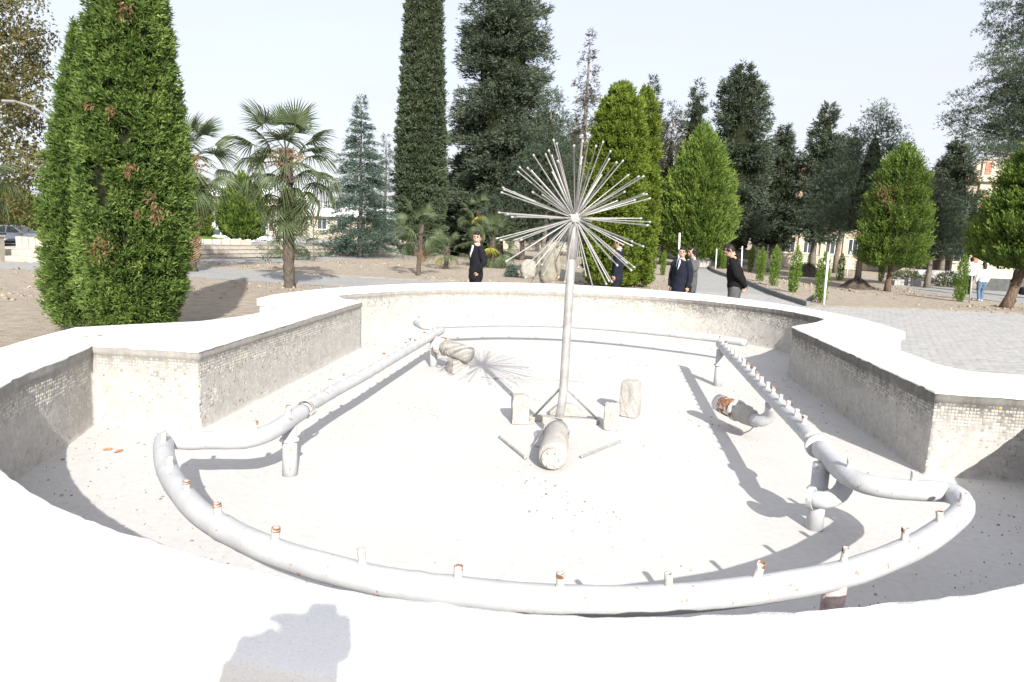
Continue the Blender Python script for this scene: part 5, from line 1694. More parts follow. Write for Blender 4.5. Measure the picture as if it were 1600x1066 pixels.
# stepped / curved gable
bm = bmesh.new()
prof = []
for px_, py_ in [(1490, 272), (1500, 264), (1510, 259), (1524, 255), (1545, 251), (1560, 247), (1580, 243), (1606, 241), (1640, 246), (1670, 254), (1700, 262), (1720, 275)]:
    prof.append((xg(px_, py_), zg(px_, py_)))
zb = ztop + .5
vs0 = [bm.verts.new((x, 0, z)) for x, z in prof]; 
low = [bm.verts.new((x, 0, zb - .05)) for x, z in prof]
for a in range(len(prof) - 1): bm.faces.new((low[a], low[a + 1], vs0[a + 1], vs0[a]))
r = bmesh.ops.extrude_face_region(bm, geom=bm.faces[:])
for e in r['geom']:
    if isinstance(e, bmesh.types.BMVert): e.co.y += .5
bmesh.ops.recalc_face_normals(bm, faces=bm.faces)
link('gable', bm_mesh(bm), MAT['cream'], gb)
gh = zg(1530, 250)
box_obj('gable_pilaster', (pil[0], -.1, (gh + zb) / 2), (.9, .2, gh - zb), 'cream', gb)
box_obj('gable_panel', (pil[0], -.23, (gh + zb) / 2), (.5, .06, gh - zb - .3), 'salmon', gb)
box_obj('pilaster_cap', (pil[0], -.12, gh + .1), (1.1, .35, .2), 'cream', gb, .03)
box_obj('roof', (Wg / 2, 4.5, zb + .25), (Wg, 8, .5), 'salmon', gb)
# --- left: white roofed building
YL = 84
lx0 = deep(262, 330, YL).x; lx1 = deep(478, 330, YL).x
lb = thing('white_roofed_building', 'two storey cream building with bright white sheet roof behind the parked cars', 'building', (lx0, YL, 0))
def zL(px, py): return deep(px, py, YL).z
def xL(px, py): return deep(px, py, YL).x - lx0
Wl = lx1 - lx0
zt = zL(340, 307)
holes = []
for px_ in (290, 341, 392, 425, 458):
    holes += [(xL(px_, 330), zL(px_, 329), 1.0, 1.15), (xL(px_, 330), 1.1, 1.0, 1.5)]
wall_with_holes(lb, 0, Wl, 0, zt, holes, 'cream')
for cx, cz, w_, h_ in holes: window(lb, cx, cz, w_, h_, .12, 3)
box_obj('cornice', (Wl / 2, -.12, zt - .35), (Wl + .3, .24, .12), 'stonepale', lb)
box_obj('eaves', (Wl / 2, -.25, zt + .08), (Wl + .6, 1.2, .16), 'roofwhite', lb)
zrf = zL(340, 291)
bm = bmesh.new()
v = [bm.verts.new(c) for c in [(-.3, -.8, zt + .16), (Wl + .3, -.8, zt + .16), (Wl + .3, 2.6, zrf + .2), (-.3, 2.6, zrf + .2), (-.3, 8, zt + .16), (Wl + .3, 8, zt + .16)]]
for f in [(0, 1, 2, 3), (3, 2, 5, 4), (0, 3, 4), (1, 5, 2), (0, 4, 5, 1)]: bm.faces.new([v[i] for i in f])
link('roof', bm_mesh(bm), MAT['roofwhite'], lb)
YM = 78
mx0 = deep(482, 350, YM).x; mx1 = deep(640, 350, YM).x
mb = thing('low_building', 'low pale building with white sloping roof behind the cedars', 'building', (mx0, YM, 0))
def zM(px, py): return deep(px, py, YM).z
Wm = mx1 - mx0
holes = [(1.5 + 2.2 * k, 1.6, 1.1, 1.3) for k in range(5)]
wall_with_holes(mb, 0, Wm, 0, zM(530, 340), holes, 'cream')
for cx, cz, w_, h_ in holes: window(mb, cx, cz, w_, h_, .12, 2)
bm = bmesh.new()
z0_, z1_ = zM(530, 339), zM(530, 318)
v = [bm.verts.new(c) for c in [(-.3, -.7, z0_), (Wm + .3, -.7, z0_), (Wm + .3, 2.6, z1_), (-.3, 2.6, z1_), (-.3, 8, z0_), (Wm + .3, 8, z0_)]]
for f in [(0, 1, 2, 3), (3, 2, 5, 4), (0, 3, 4), (1, 5, 2), (0, 4, 5, 1)]: bm.faces.new([v[i] for i in f])
link('roof', bm_mesh(bm), MAT['roofwhite'], mb)
# far pale blocks glimpsed through trunks at the middle
fb = thing('far_wall', 'pale garden wall seen between the tree trunks behind the fountain', 'wall', (deep(600, 395, 66).x, 66, 0))
Wf = deep(1190, 395, 66).x - deep(600, 395, 66).x
for k in range(13):
    box_obj('wall_panel', (Wf * (k + .5) / 13, 0, .42), (Wf / 13 - .04, .2, .84), 'stonepale', fb, .01)
    box_obj('wall_cap', (Wf * (k + .5) / 13, 0, .88), (Wf / 13 - .01, .3, .08), 'concrete_grey', fb, .01)
fb2 = thing('far_wall', 'low grey wall running behind the walkers at the right edge', 'wall', (deep(1530, 430, 40).x, 40, -.45))
for k in range(8):
    box_obj('wall_panel', (.9 + 1.8 * k, 0, .35), (1.76, .22, .7), 'grey_wall', fb2, .01)

# ================================================================== STONE TERRACES (left)
ta, tb = np.array(tuple(at(268, 405)))[:2], np.array(tuple(at(760, 396)))[:2]
tl = np.linalg.norm(tb - ta); ang = math.atan2(tb[1] - ta[1], tb[0] - ta[0])
ter = thing('stone_terrace', 'stepped terrace of three pale cut stone courses with dark shadowed joints', 'terrace', (ta[0], ta[1], 0), ang)
rs = random.Random(4)
for c in range(3):
    bm = bmesh.new()
    x = 0; k = 0
    while x < tl:
        L_ = rs.uniform(.26, .36)
        add_box(bm, (x + L_ / 2, .12 + .07 * c + rs.uniform(-.008, .008), .015 + c * .185 + .075), (L_ - .014, .24, .148), 0, 0)
        x += L_
    o = link('stone_course', bm_mesh(bm), MAT['stonepale'], ter); o['kind'] = 'stuff'
    bm = bmesh.new(); add_box(bm, (tl / 2, .19 + .07 * c, .015 + c * .185 + .1635), (tl, .26, .021))
    link('course_ledge', bm_mesh(bm), MAT['kerb'], ter)
    bm = bmesh.new(); add_box(bm, (tl / 2, .30 + .07 * c, c * .185 + .09), (tl, .2, .18)); link('course_backing', bm_mesh(bm), MAT['kerb'], ter)
bm = bmesh.new(); add_box(bm, (tl / 2, 2.0, .30), (tl, 3.2, .50)); link('terrace_fill', bm_mesh(bm), MAT['dirt'], ter)
# white planter wall above the terrace with lawn
pa = at(200, 386, .56); 
pw = thing('planter_wall', 'curved white planter wall above the terraces, grass on top', 'planter', (deep(215, 380, 33).x, 33, .4))
Wp = deep(377, 380, 33).x - deep(215, 380, 33).x
n = 14
for k in range(n):
    a0, a1 = k / n, (k + 1) / n
    def pp(a): return Vector((Wp * a, .9 * max(0, (a - .62)) ** 2 * 9, 0))
    m = (pp(a0) + pp(a1)) / 2; d = pp(a1) - pp(a0)
    bm = bmesh.new(); add_box(bm, (m.x, m.y, .19), (d.length - .012, .16, .38), math.atan2(d.y, d.x), .008)
    link('wall_panel', bm_mesh(bm), MAT['stonepale'], pw)
rsn = np.random.RandomState(8)
P = np.stack([rsn.uniform(0, Wp * .66, 2600), rsn.uniform(.1, 2.5, 2600), np.full(2600, .34)], -1)
D = unit(np.array([0, 0, 1.0]) + .4 * rsn.normal(0, 1, P.shape))
g_ = link('grass', blades('grass', P, D, .02, 2, .12, .02, .4, np.clip(.5 + .15 * rsn.normal(0, 1, len(P)), 0, 1), rsn), MAT['sapling'], pw); g_['kind'] = 'stuff'
box_obj('planter_soil', (Wp * .33, 1.4, .16), (Wp * .66, 2.5, .32), 'soil_and_shade', pw)
# steps and white parapet at the far left
sp = at(30, 410)
st = thing('stone_steps', 'two broad pale stone steps at the far left', 'steps', (deep(-60, 410, sp.y).x, sp.y, 0), R(0))
Ws = deep(76, 410, sp.y).x - deep(-60, 410, sp.y).x
box_obj('step', (Ws / 2, .25, .10), (Ws, .5, .20), 'stonepale', st, .012)
box_obj('step', (Ws / 2, .75, .20), (Ws, .5, .40), 'stonepale', st, .012)
box_obj('landing', (Ws / 2, 2.6, .21), (Ws, 3.2, .42), 'stonepale', st, .012)
pp0 = deep(27, 395, sp.y + 1.4)
par = thing('parapet', 'white panelled parapet beside the silver car', 'parapet', (pp0.x, pp0.y, .42))
Wq = deep(78, 395, sp.y + 1.4).x - pp0.x
hq = deep(40, 370, pp0.y).z - .42
for k in range(5):
    box_obj('panel', (Wq * (k + .5) / 5, 0, hq / 2), (Wq / 5 - .015, .14, hq), 'stonepale', par, .008)
pi = thing('gate_post', 'short pale stone post at the left picture edge by the steps', 'post', (deep(-3, 400, sp.y - .1).x, sp.y - .1, 0))
box_obj('shaft', (0, 0, .42), (.3, .3, .84), 'stonepale', pi, .015)
box_obj('cap', (0, 0, .87), (.36, .36, .07), 'stonepale', pi, .012)

# ================================================================== CARS
def car(label, loc, rz, paint, kind='sedan', group='cars parked at the left'):
    root = thing('parked_car', label, 'car', loc, rz, group)
    def loft(name, secs, mat, parent=root):
        bm = bmesh.new(); rings = []
        for x, hw, z0, z1, tum in secs:
            rings.append([bm.verts.new(v) for v in [(x, -hw * .92, z0), (x, -hw, z0 + .12), (x, -hw, z0 + (z1 - z0) * .62), (x, -hw * tum, z1 - .03), (x, -hw * tum * .86, z1), (x, hw * tum * .86, z1), (x, hw * tum, z1 - .03), (x, hw, z0 + (z1 - z0) * .62), (x, hw, z0 + .12), (x, hw * .92, z0)]])
        for a, b in zip(rings, rings[1:]):
            for j in range(10): bm.faces.new((a[j], a[(j + 1) % 10], b[(j + 1) % 10], b[j]))
        bm.faces.new(rings[0]); bm.faces.new(rings[-1][::-1])
        bmesh.ops.recalc_face_normals(bm, faces=bm.faces)
        return link(name, bm_mesh(bm, name, False), MAT[mat], parent)
    tall = {'sedan': 1.44, 'suv': 1.62, 'van': 1.85}[kind]
    body = loft('body', [(-2.25, .70, .42, .78, .9), (-2.15, .82, .26, .93, .93), (-1.6, .88, .22, .98, .95), (-.6, .90, .20, .97, .96), (.9, .90, .20, .95, .95), (1.6, .87, .22, .86, .92), (2.1, .80, .26, .74, .9), (2.28, .66, .38, .62, .9)], paint)
    xr0, xr1 = {'sedan': (-.95, .15), 'suv': (-1.75, .1), 'van': (-2.0, .6)}[kind]
    xb0, xb1 = {'sedan': (-1.85, 1.05), 'suv': (-2.15, 1.1), 'van': (-2.18, 1.45)}[kind]
    bm = bmesh.new()
    zb = .93
    low = [(xb0, -.80), (xb1, -.80), (xb1, .80), (xb0, .80)]; hi = [(xr0, -.62), (xr1, -.62), (xr1, .62), (xr0, .62)]
    a = [bm.verts.new((x, y, zb)) for x, y in low]; b = [bm.verts.new((x, y, tall)) for x, y in hi]
    m_ = bm.verts.new(((xr0 + xr1) / 2, 0, tall + .03))
    for j in range(4): bm.faces.new((a[j], a[(j + 1) % 4], b[(j + 1) % 4], b[j]))
    for j in range(4): bm.faces.new((b[j], b[(j + 1) % 4], m_))
    es = [e for e in bm.edges if e.verts[0] in b and e.verts[1] in b]
    bmesh.ops.recalc_face_normals(bm, faces=bm.faces)
    link('cabin', bm_mesh(bm), MAT[paint], root)
    def quad(name, pts, mat, t=.012):
        bm = bmesh.new(); vs = [bm.verts.new(p) for p in pts]; f = bm.faces.new(vs)
        bm.normal_update()
        nrm = f.normal.copy()
        r = bmesh.ops.extrude_face_region(bm, geom=[f])
        for e in r['geom']:
            if isinstance(e, bmesh.types.BMVert): e.co += nrm * t
        bmesh.ops.recalc_face_normals(bm, faces=bm.faces)
        return link(name, bm_mesh(bm), MAT[mat], root)
    def L3(p, q, t): return tuple(np.array(p) + (np.array(q) - np.array(p)) * t)
    for s in (-1, 1):
        def P(x, f):
            y = .80 + (.62 - .80) * f
            return (x, s * (y + .004), zb + (tall - zb) * f)
        def X0(f): return xb0 + (xr0 - xb0) * f
        def X1(f): return xb1 + (xr1 - xb1) * f
        xm = (xr0 + xr1) / 2 + .15
        f0, f1 = .12, .86
        w1 = [P(X0(f0) + .22, f0), P(xm - .05, f0), P(xm - .05, f1), P(X0(f1) + .16, f1)]
        w2 = [P(xm + .05, f0), P(X1(f0) - .22, f0), P(X1(f1) - .12, f1), P(xm + .05, f1)]
        for q in (w1, w2): quad('window', q if s < 0 else q[::-1], 'glass')
    def E(x, y, z, dx): return (x + dx, y, z)
    f0, f1 = .1, .9
    wx = lambda f: xb1 + (xr1 - xb1) * f; wy = lambda f: .74 + (.56 - .74) * f; wz = lambda f: zb + (tall - zb) * f
    quad('windshield', [(wx(f0) + .005, -wy(f0), wz(f0)), (wx(f0) + .005, wy(f0), wz(f0)), (wx(f1) + .005, wy(f1), wz(f1)), (wx(f1) + .005, -wy(f1), wz(f1))], 'glass')
    rx = lambda f: xb0 + (xr0 - xb0) * f
    quad('rear_window', [(rx(f0) - .005, wy(f0), wz(f0)), (rx(f0) - .005, -wy(f0), wz(f0)), (rx(f1) - .005, -wy(f1), wz(f1)), (rx(f1) - .005, wy(f1), wz(f1))], 'glass')
    for x in (-1.38, 1.38):
        for s in (-1, 1):
            wme = lathe_mesh('wheel', [(.20, -.10), (.31, -.10), (.335, -.06), (.335, .06), (.31, .10), (.20, .10)], 20); wme.materials.append(MAT['tyre'])
            o = link('wheel', wme, None, root, (x, s * .80, .335)); o.rotation_euler = (PI / 2, 0, 0)
            rme = lathe_mesh('rim', [(.001, .085), (.05, .09), (.06, .07), (.19, .075), (.21, .10), (.21, -.10), (.001, -.10)], 12); rme.materials.append(MAT['alloy'])
            r_ = link('rim', rme, None, o); r_.scale = (1, 1, s * -1)
    for s in (-1, 1):
        bm = bmesh.new(); add_box(bm, (2.08, s * .62, .70), (.34, .28, .13), s * -.35, .03); link('headlight', bm_mesh(bm), MAT['lampglass'], root)
        bm = bmesh.new(); add_box(bm, (-2.16, s * .62, .80), (.16, .3, .14), 0, .02); link('tail_light', bm_mesh(bm), MAT['salmon'], root)
        bm = bmesh.new(); add_box(bm, (.78, s * .96, .98), (.16, .2, .12), 0, .03); link('wing_mirror', bm_mesh(bm), MAT[paint], root)
    return root
Yc = 44
car('black car at the far left with its nose showing beside the parapet', foot(-30, 388, 42.5), R(-4), 'black_paint')
car('silver sedan behind the white parapet at the far left', foot(28, 384, 46.5), R(3), 'silver_paint')
car('white car parked broadside above the terrace, left of the palm', foot(362, 376, 62), R(2), 'white_paint', 'suv')
car('second white car, its nose beside the palm trunk', foot(402, 377, 66), R(-14), 'white_paint', 'sedan')
car('white van at the left end of the parked row', foot(308, 376, 64), R(90), 'white_paint', 'van')
prk = sheet('parking_area', [(-60, 41), (-10, 41), (-10, 76), (-60, 76)], .02, MAT['concrete_grey'], 'grey paved parking area at the left')
# ================================================================== POLES, LAMP, HEAPS
def stake(label, px, yb, yt, lean=0, mat='white_metal', r=.035, Y=None):
    p = at(px, yb) if Y is None else foot(px, yb, Y)
    t = deep(px + lean, yt, p.y)
    o = tube_obj('stake', [Vector((0, 0, -.1)), (t - p) * .5, (t - p)], [r, r * .96, r * .92], MAT[mat], None, 10)
    o.location = p
    return tag(o, label, 'stake', 'slim poles standing in the soil')
stake('white stake beside the nearest sapling', 1287, 477, 394, 8)
stake('slim white stake near the soil mound, left of the grey trunk', 1323, 432, 393, 6)
stake('white pole rising between the blue suited man and the man on the phone', 1060, 425, 364, 2, r=.05)
stake('thin white pole at the bend of the paved path', 1118, 422, 389, 2)
stake('thin white pole just behind the man in black', 1158, 427, 385, 2)
stake('grey steel stake beside the woman in jeans', 1515, 474, 432, 4, 'steel')
lp0 = foot(88, 420, 30)
lp = thing('street_lamp', 'grey street lamp with long curved arm behind the left thujas', 'street lamp', lp0)
arm = [deep(92, 330, 30), deep(90, 230, 30), deep(86, 206, 30), deep(72, 183, 30), deep(50, 167, 30), deep(24, 159, 30)]
tube_obj('pole', [Vector((0, 0, -.1)), Vector((0, 0, 2)), arm[0] - lp0], [.09, .08, .065], MAT['lamp_grey'], lp, 12)
tube_obj('arm', [p_ - lp0 for p_ in catmull(arm, .2)], .05, MAT['lamp_grey'], lp, 10)
bm = bmesh.new(); add_box(bm, arm[-1] - lp0 + Vector((-.25, 0, .0)), (.6, .24, .12), 0, .04)
link('lamp_head', bm_mesh(bm), MAT['lamp_grey'], lp)
def mound(label, px, py, wpx, h, seed, mat='soil_and_shade', Y=None, cat='soil heap', name='soil_mound'):
    p = at(px, py) if Y is None else foot(px, py, Y)
    rx = wpx * p.y / FPX / 2
    rs = np.random.RandomState(seed)
    n, m = 40, 12
    V = []
    for i in range(m + 1):
        f = i / m
        for j in range(n):
            a = 2 * PI * j / n
            r = f * (1 + .12 * math.sin(3 * a + seed) + .06 * math.sin(7 * a))
            z = h * max(0, (1 - f ** 1.2)) * (1 + .15 * math.sin(5 * a + 4 * f)) - .08 * f + rs.normal(0, .025) * (1 - f * .5)
            V.append((rx * r * math.cos(a), rx * .75 * r * math.sin(a), z))
    F = [(i * n + j, i * n + (j + 1) % n, (i + 1) * n + (j + 1) % n, (i + 1) * n + j)[::-1] for i in range(m) for j in range(n)]
    o = link(name, np_mesh(name, V, F, False), MAT[mat]); o.location = p
    return tag(o, label, cat, 'heaps of dug soil')
mound('peaked soil heap with its shade painted dark left of the small conifer trunk', 1338, 452, 64, .6, 1)
mound('low soil heap in the same shade-dark colour behind the two nearest saplings', 1262, 432, 60, .65, 2)
mound('pale soil heap behind the small conifer trunk', 1418, 428, 52, .75, 3, 'dirt')
mound('low tan soil heap at the middle right under the pines', 1455, 420, 50, .5, 4, 'dirt')
def paverstack(label, px, py, nx, ny, nz, rz, seed, group='stacks of spare pavers'):
    p = at(px, py)
    rt = thing('paver_stack', label, 'paver stack', p, rz, group)
    rs = random.Random(seed)
    bm0 = bmesh.new(); add_box(bm0, (0, 0, .045), (.195, .095, .086), 0, .006); me = bm_mesh(bm0); me.materials.append(MAT['concrete_grey'])
    for k in range(nz):
        for i in range(nx):
            for j in range(ny):
                if k == nz - 1 and rs.random() < .35: continue
                o = link('paver', me, None, rt, ((i - nx / 2) * .205, (j - ny / 2) * .105, k * .088 + .01)); o.rotation_euler.z = rs.gauss(0, .03)
paverstack('grey stack of spare pavers at the end of the paved path', 1098, 418, 6, 4, 7, .1, 1)
paverstack('low stack of grey pavers beside the small conifer trunk', 1420, 446, 7, 4, 5, -.1, 2)
paverstack('small stack of grey pavers just left of a bigger one', 1403, 446, 3, 4, 4, .1, 3)
def sack(label, px, py, w_, h_, seed, mat='sack', group='bags standing on the soil', Y=None):
    p = at(px, py) if Y is None else foot(px, py, Y)
    rs = random.Random(seed)
    bm = bmesh.new(); bmesh.ops.create_icosphere(bm, subdivisions=4, radius=1)
    for v in bm.verts:
        x, y, z = v.co
        x = math.copysign(abs(x) ** .7, x); y = math.copysign(abs(y) ** .7, y); z = math.copysign(abs(z) ** .75, z)
        k = 1 - .18 * max(0, z) + .06 * math.sin(5 * math.atan2(y, x) + 3 * z + seed) + .04 * math.sin(11 * z + 4 * x)
        v.co = Vector((x * k * w_ / 2, y * k * w_ / 2.4, (z * .5 + .48) * h_))
    o = link('sack', bm_mesh(bm, 'sack', True), MAT[mat]); o.location = p
    return tag(o, label, 'sack', group)
sack('lumpy pale sack left of the man in khaki', 825, 436, .62, .78, 1)
sack('big white bulk bag behind the third sapling, left one', 1196, 424, .95, 1.0, 2)
sack('big white bulk bag behind the third sapling, right one', 1212, 424, .8, .95, 3)
# concrete trench pieces at right
o = block('concrete_channel', 'grey precast concrete channel lying on the soil behind the far sapling', 'concrete channel', (0, 0), (3.0, 1.0, .75), R(8), 'concrete_grey', 31, 'precast concrete pieces', 0)
o.location = at(1478, 440)
o = block('concrete_channel', 'grey precast concrete kerb blocks left of the channel', 'concrete channel', (0, 0), (2.4, .7, .6), R(4), 'concrete_grey', 32, 'precast concrete pieces', 0)
o.location = at(1452, 434)
o = block('broken_stone', 'dark broken stone on the soil by the first sapling', 'stone', (0, 0), (.14, .1, .3), R(20), 'kerb', 33)
o.location = at(1262, 471); o.rotation_euler = (0, R(50), 0)

# ================================================================== PEOPLE
def ell_tube(bm, pts, rads, n=14):
    """pts list of Vector, rads list of (rx, ry): rx along local side, ry along local depth; hemispherical ends"""
    P = [Vector(p) for p in pts]
    T = []
    for i in range(len(P)):
        a = P[max(0, i - 1)]; b = P[min(len(P) - 1, i + 1)]
        T.append((b - a).normalized())
    # extra end rings for round caps
    Q, RR, TT = [], [], []
    r0 = min(rads[0]); r1 = min(rads[-1])
    for f, g_ in ((.97, .25), (.7, .72)):
        Q.append(P[0] - T[0] * r0 * f); RR.append((rads[0][0] * g_, rads[0][1] * g_)); TT.append(T[0])
    Q += P; RR += list(rads); TT += T
    for f, g_ in ((.7, .72), (.97, .25)):
        Q.append(P[-1] + T[-1] * r1 * f); RR.append((rads[-1][0] * g_, rads[-1][1] * g_)); TT.append(T[-1])
    rings = []
    for p, t, (rx, ry) in zip(Q, TT, RR):
        x = Vector((1, 0, 0)); x = (x - t * x.dot(t))
        if x.length < .2: x = Vector((0, 1, 0)) - t * t.y
        x.normalize(); y = t.cross(x)
        rings.append([bm.verts.new(p + x * rx * math.cos(2 * PI * j / n) + y * ry * math.sin(2 * PI * j / n)) for j in range(n)])
    for a, b in zip(rings, rings[1:]):
        for j in range(n): bm.faces.new((a[j], a[(j + 1) % n], b[(j + 1) % n], b[j]))
    bm.faces.new(rings[0][::-1]); bm.faces.new(rings[-1])
def fuse(bm, voxel, name, smooth_it=2):
    bmesh.ops.recalc_face_normals(bm, faces=bm.faces)
    me = bm_mesh(bm, name)
    o = bpy.data.objects.new(name, me); COL.objects.link(o)
    m = o.modifiers.new('r', 'REMESH'); m.mode = 'VOXEL'; m.voxel_size = voxel
    s_ = o.modifiers.new('s', 'SMOOTH'); s_.iterations = smooth_it; s_.factor = .5
    dg = bpy.context.evaluated_depsgraph_get()
    out = bpy.data.meshes.new_from_object(o.evaluated_get(dg))
    bpy.data.objects.remove(o)
    bpy.data.meshes.remove(me)
    out.polygons.foreach_set('use_smooth', [True] * len(out.polygons))
    out.materials.clear()
    return out
def limb(bm, a, b, c, r):
    a, b, c = Vector(a), Vector(b), Vector(c)
    pts = [a, a.lerp(b, .35), a.lerp(b, .8), b, b.lerp(c, .25), b.lerp(c, .7), c]
    rr = [r[0], r[0] * 1.02, (r[0] + r[1]) / 2 * .97, r[1], r[1] * 1.02, (r[1] + r[2]) / 2, r[2]]
    ell_tube(bm, pts, [(x, x) for x in rr])
def hand(bm, wrist, fwd, palmn, s, curl=.5, side=1):
    """palm with four unequal bent fingers and a thumb from the palm's side"""
    f = Vector(fwd).normalized(); n = (Vector(palmn) - f * Vector(palmn).dot(f)).normalized(); l = f.cross(n) * side
    w_ = Vector(wrist)
    ell_tube(bm, [w_ - f * .02 * s, w_ + f * .03 * s, w_ + f * .075 * s], [(.026 * s, .018 * s), (.036 * s, .019 * s), (.040 * s, .016 * s)], 10)
    for i, (o_, L_) in enumerate(((-.029, .072), (-.010, .082), (.010, .076), (.028, .058))):
        p0 = w_ + f * .075 * s + l * o_ * s
        d1 = (f + n * curl * .6).normalized(); p1 = p0 + d1 * L_ * .45 * s
        d2 = (f * .7 + n * curl * 1.3).normalized(); p2 = p1 + d2 * L_ * .32 * s
        d3 = (f * .3 + n * curl * 1.6).normalized() if curl > .1 else d2; p3 = p2 + d3 * L_ * .25 * s
        ell_tube(bm, [p0 - f * .01 * s, p1, p2, p3], [(.0095 * s,) * 2, (.009 * s,) * 2, (.0085 * s,) * 2, (.0075 * s,) * 2], 8)
    t0 = w_ + f * .025 * s - l * .032 * s; t1 = t0 + (f * .6 - l * .7 + n * .3) * .04 * s; t2 = t1 + (f * .9 - l * .15 + n * .4) * .032 * s
    ell_tube(bm, [t0, t1, t2], [(.013 * s,) * 2, (.0105 * s,) * 2, (.0085 * s,) * 2], 8)
def person(label, loc, rz, h, pose, head_yaw=0, head_pitch=0, top=None, jacket=None, trousers='navy', shoe='shoe', hair='hair', shirt=None, tie=False, stout=1.0, bag=None, voxel=.0122, group=None, longhair=False, lean=0.0, skirt=False):
    """figure faces local -Y. pose: dict with elbow/wrist per side and hand direction"""
    s = h / 1.80
    root = thing('person', label, 'person', loc, rz, group)
    def S(x, y, z): return Vector((x * s, y * s + lean * max(0, z - .95) * s, z * s))
    k = stout
    spine = [(0, .0, .93), (0, 0, 1.02), (0, .005, 1.14), (0, .0, 1.28), (0, .01, 1.40), (0, .015, 1.48), (0, .012, 1.53)]
    sr = [(.155 * k, .112 * k), (.158 * k, .115 * k), (.145 * k, .108 * k), (.165 * k, .118 * k), (.175, .108), (.12, .075), (.06, .06)]
    neck = S(0, .012, 1.50); hc = S(0, -.015, 1.675)
    hm = Matrix.Rotation(head_yaw, 4, 'Z') @ Matrix.Rotation(head_pitch, 4, 'X')
    def Hd(x, y, z):   # head local (metres at h=1.8)
        base = S(0, .005, 1.555)
        return base + (hm @ Vector((x * s, y * s, z * s)))
    sh = {sd: S(sd * .185, .015, 1.435) for sd in (-1, 1)}
    hip = {sd: S(sd * .088 * k, 0, .93) for sd in (-1, 1)}
    legs = pose.get('legs', {-1: ((-.10, -.015, .50), (-.105, .02, .085)), 1: ((.10, -.015, .50), (.105, .02, .085))})
    bm = bmesh.new()
    ell_tube(bm, [S(*p_) for p_ in spine], [(a * s * .95, b * s * .95) for a, b in sr], 18)
    ell_tube(bm, [S(0, .02, 1.46), Hd(0, -.0, .03)], [(.058 * s, .06 * s), (.054 * s, .058 * s)], 14)
    # head: cranium, jaw, nose, brow, ears, lips
    ell_tube(bm, [Hd(0, .0, .06), Hd(0, -.005, .11), Hd(0, .0, .165)], [(.064 * s, .085 * s), (.074 * s, .096 * s), (.066 * s, .086 * s)], 16)
    ell_tube(bm, [Hd(0, -.030, .03), Hd(0, -.045, .055)], [(.044 * s, .05 * s), (.052 * s, .055 * s)], 14)
    ell_tube(bm, [Hd(0, -.100, .125), Hd(0, -.112, .098), Hd(0, -.113, .086)], [(.008 * s,) * 2, (.012 * s,) * 2, (.015 * s, .010 * s)], 8)
    ell_tube(bm, [Hd(-.04, -.088, .135), Hd(0, -.098, .138), Hd(.04, -.088, .135)], [(.008 * s,) * 2] * 3, 8)
    ell_tube(bm, [Hd(-.022, -.097, .052), Hd(0, -.102, .053), Hd(.022, -.097, .052)], [(.007 * s,) * 2] * 3, 8)
    for sd in (-1, 1):
        ell_tube(bm, [Hd(sd * .078, .012, .075), Hd(sd * .085, .02, .10), Hd(sd * .082, .018, .122)], [(.012 * s,) * 2] * 3, 8)
        el, wr, fd, pn, curl = pose[sd]
        limb(bm, sh[sd], S(*el), S(*wr), (.05 * s, .04 * s, .029 * s))
        hand(bm, S(*wr), fd, pn, s, curl, sd)
        kn, an = legs[sd]
        limb(bm, hip[sd], S(*kn), S(*an), (.082 * s * k, .055 * s, .04 * s))
        ell_tube(bm, [S(*an) + Vector((0, .03 * s, -.035 * s)), S(*an) + Vector((0, -.13 * s, -.055 * s))], [(.036 * s, .035 * s), (.038 * s, .022 * s)], 10)
    body = fuse(bm, voxel, 'body', 2)
    body.materials.append(MAT['skin'])
    link('body', body, None, root)
    # eyes
    for sd in (-1, 1):
        bm = bmesh.new(); bmesh.ops.create_icosphere(bm, subdivisions=1, radius=.010 * s, matrix=Matrix.Translation(Hd(sd * .031, -.0905, .117)))
        link('eye', bm_mesh(bm, 'eye', True), MAT['hair'], root)
        bm = bmesh.new(); ell_tube(bm, [Hd(sd * .016, -.1, .140), Hd(sd * .048, -.09, .140)], [(.0055 * s,) * 2] * 2, 6)
        link('eyebrow', bm_mesh(bm), MAT['hair'], root)
    # hair
    bm = bmesh.new()
    ell_tube(bm, [Hd(0, .030, .10), Hd(0, .016, .15), Hd(0, .004, .182)], [(.079 * s, .083 * s), (.080 * s, .094 * s), (.062 * s, .082 * s)], 18)
    ell_tube(bm, [Hd(-.045, -.062, .188), Hd(0, -.075, .195), Hd(.045, -.062, .188)], [(.022 * s,) * 2, (.026 * s,) * 2, (.022 * s,) * 2], 10)
    for sd in (-1, 1):
        ell_tube(bm, [Hd(sd * .072, -.01, .105), Hd(sd * .07, -.02, .16)], [(.012 * s, .03 * s)] * 2, 8)
    if longhair:
        ell_tube(bm, [Hd(0, .07, .14), Hd(0, .09, .03), Hd(0, .10, -.06)], [(.07 * s, .035 * s), (.075 * s, .04 * s), (.05 * s, .03 * s)], 12)
    else:
        ell_tube(bm, [Hd(0, .075, .09), Hd(0, .066, .045)], [(.062 * s, .02 * s), (.05 * s, .014 * s)], 10)
    hm_ = fuse(bm, .008, 'hair', 1); hm_.materials.append(MAT[hair]); link('hair', hm_, None, root)
    # trousers
    bm = bmesh.new()
    ell_tube(bm, [S(0, 0, .86), S(0, 0, .97), S(0, .003, 1.06)], [(.165 * k * s, .122 * k * s), (.17 * k * s, .128 * k * s), (.152 * k * s, .116 * k * s)], 18)
    for sd in (-1, 1):
        kn, an = legs[sd]
        limb(bm, hip[sd], S(*kn), S(*an) + Vector((0, 0, -.015 * s)), (.098 * s * k, .074 * s, .066 * s))
    tm = fuse(bm, .018, 'trousers', 3); tm.materials.append(MAT[trousers]); link('trousers', tm, None, root)
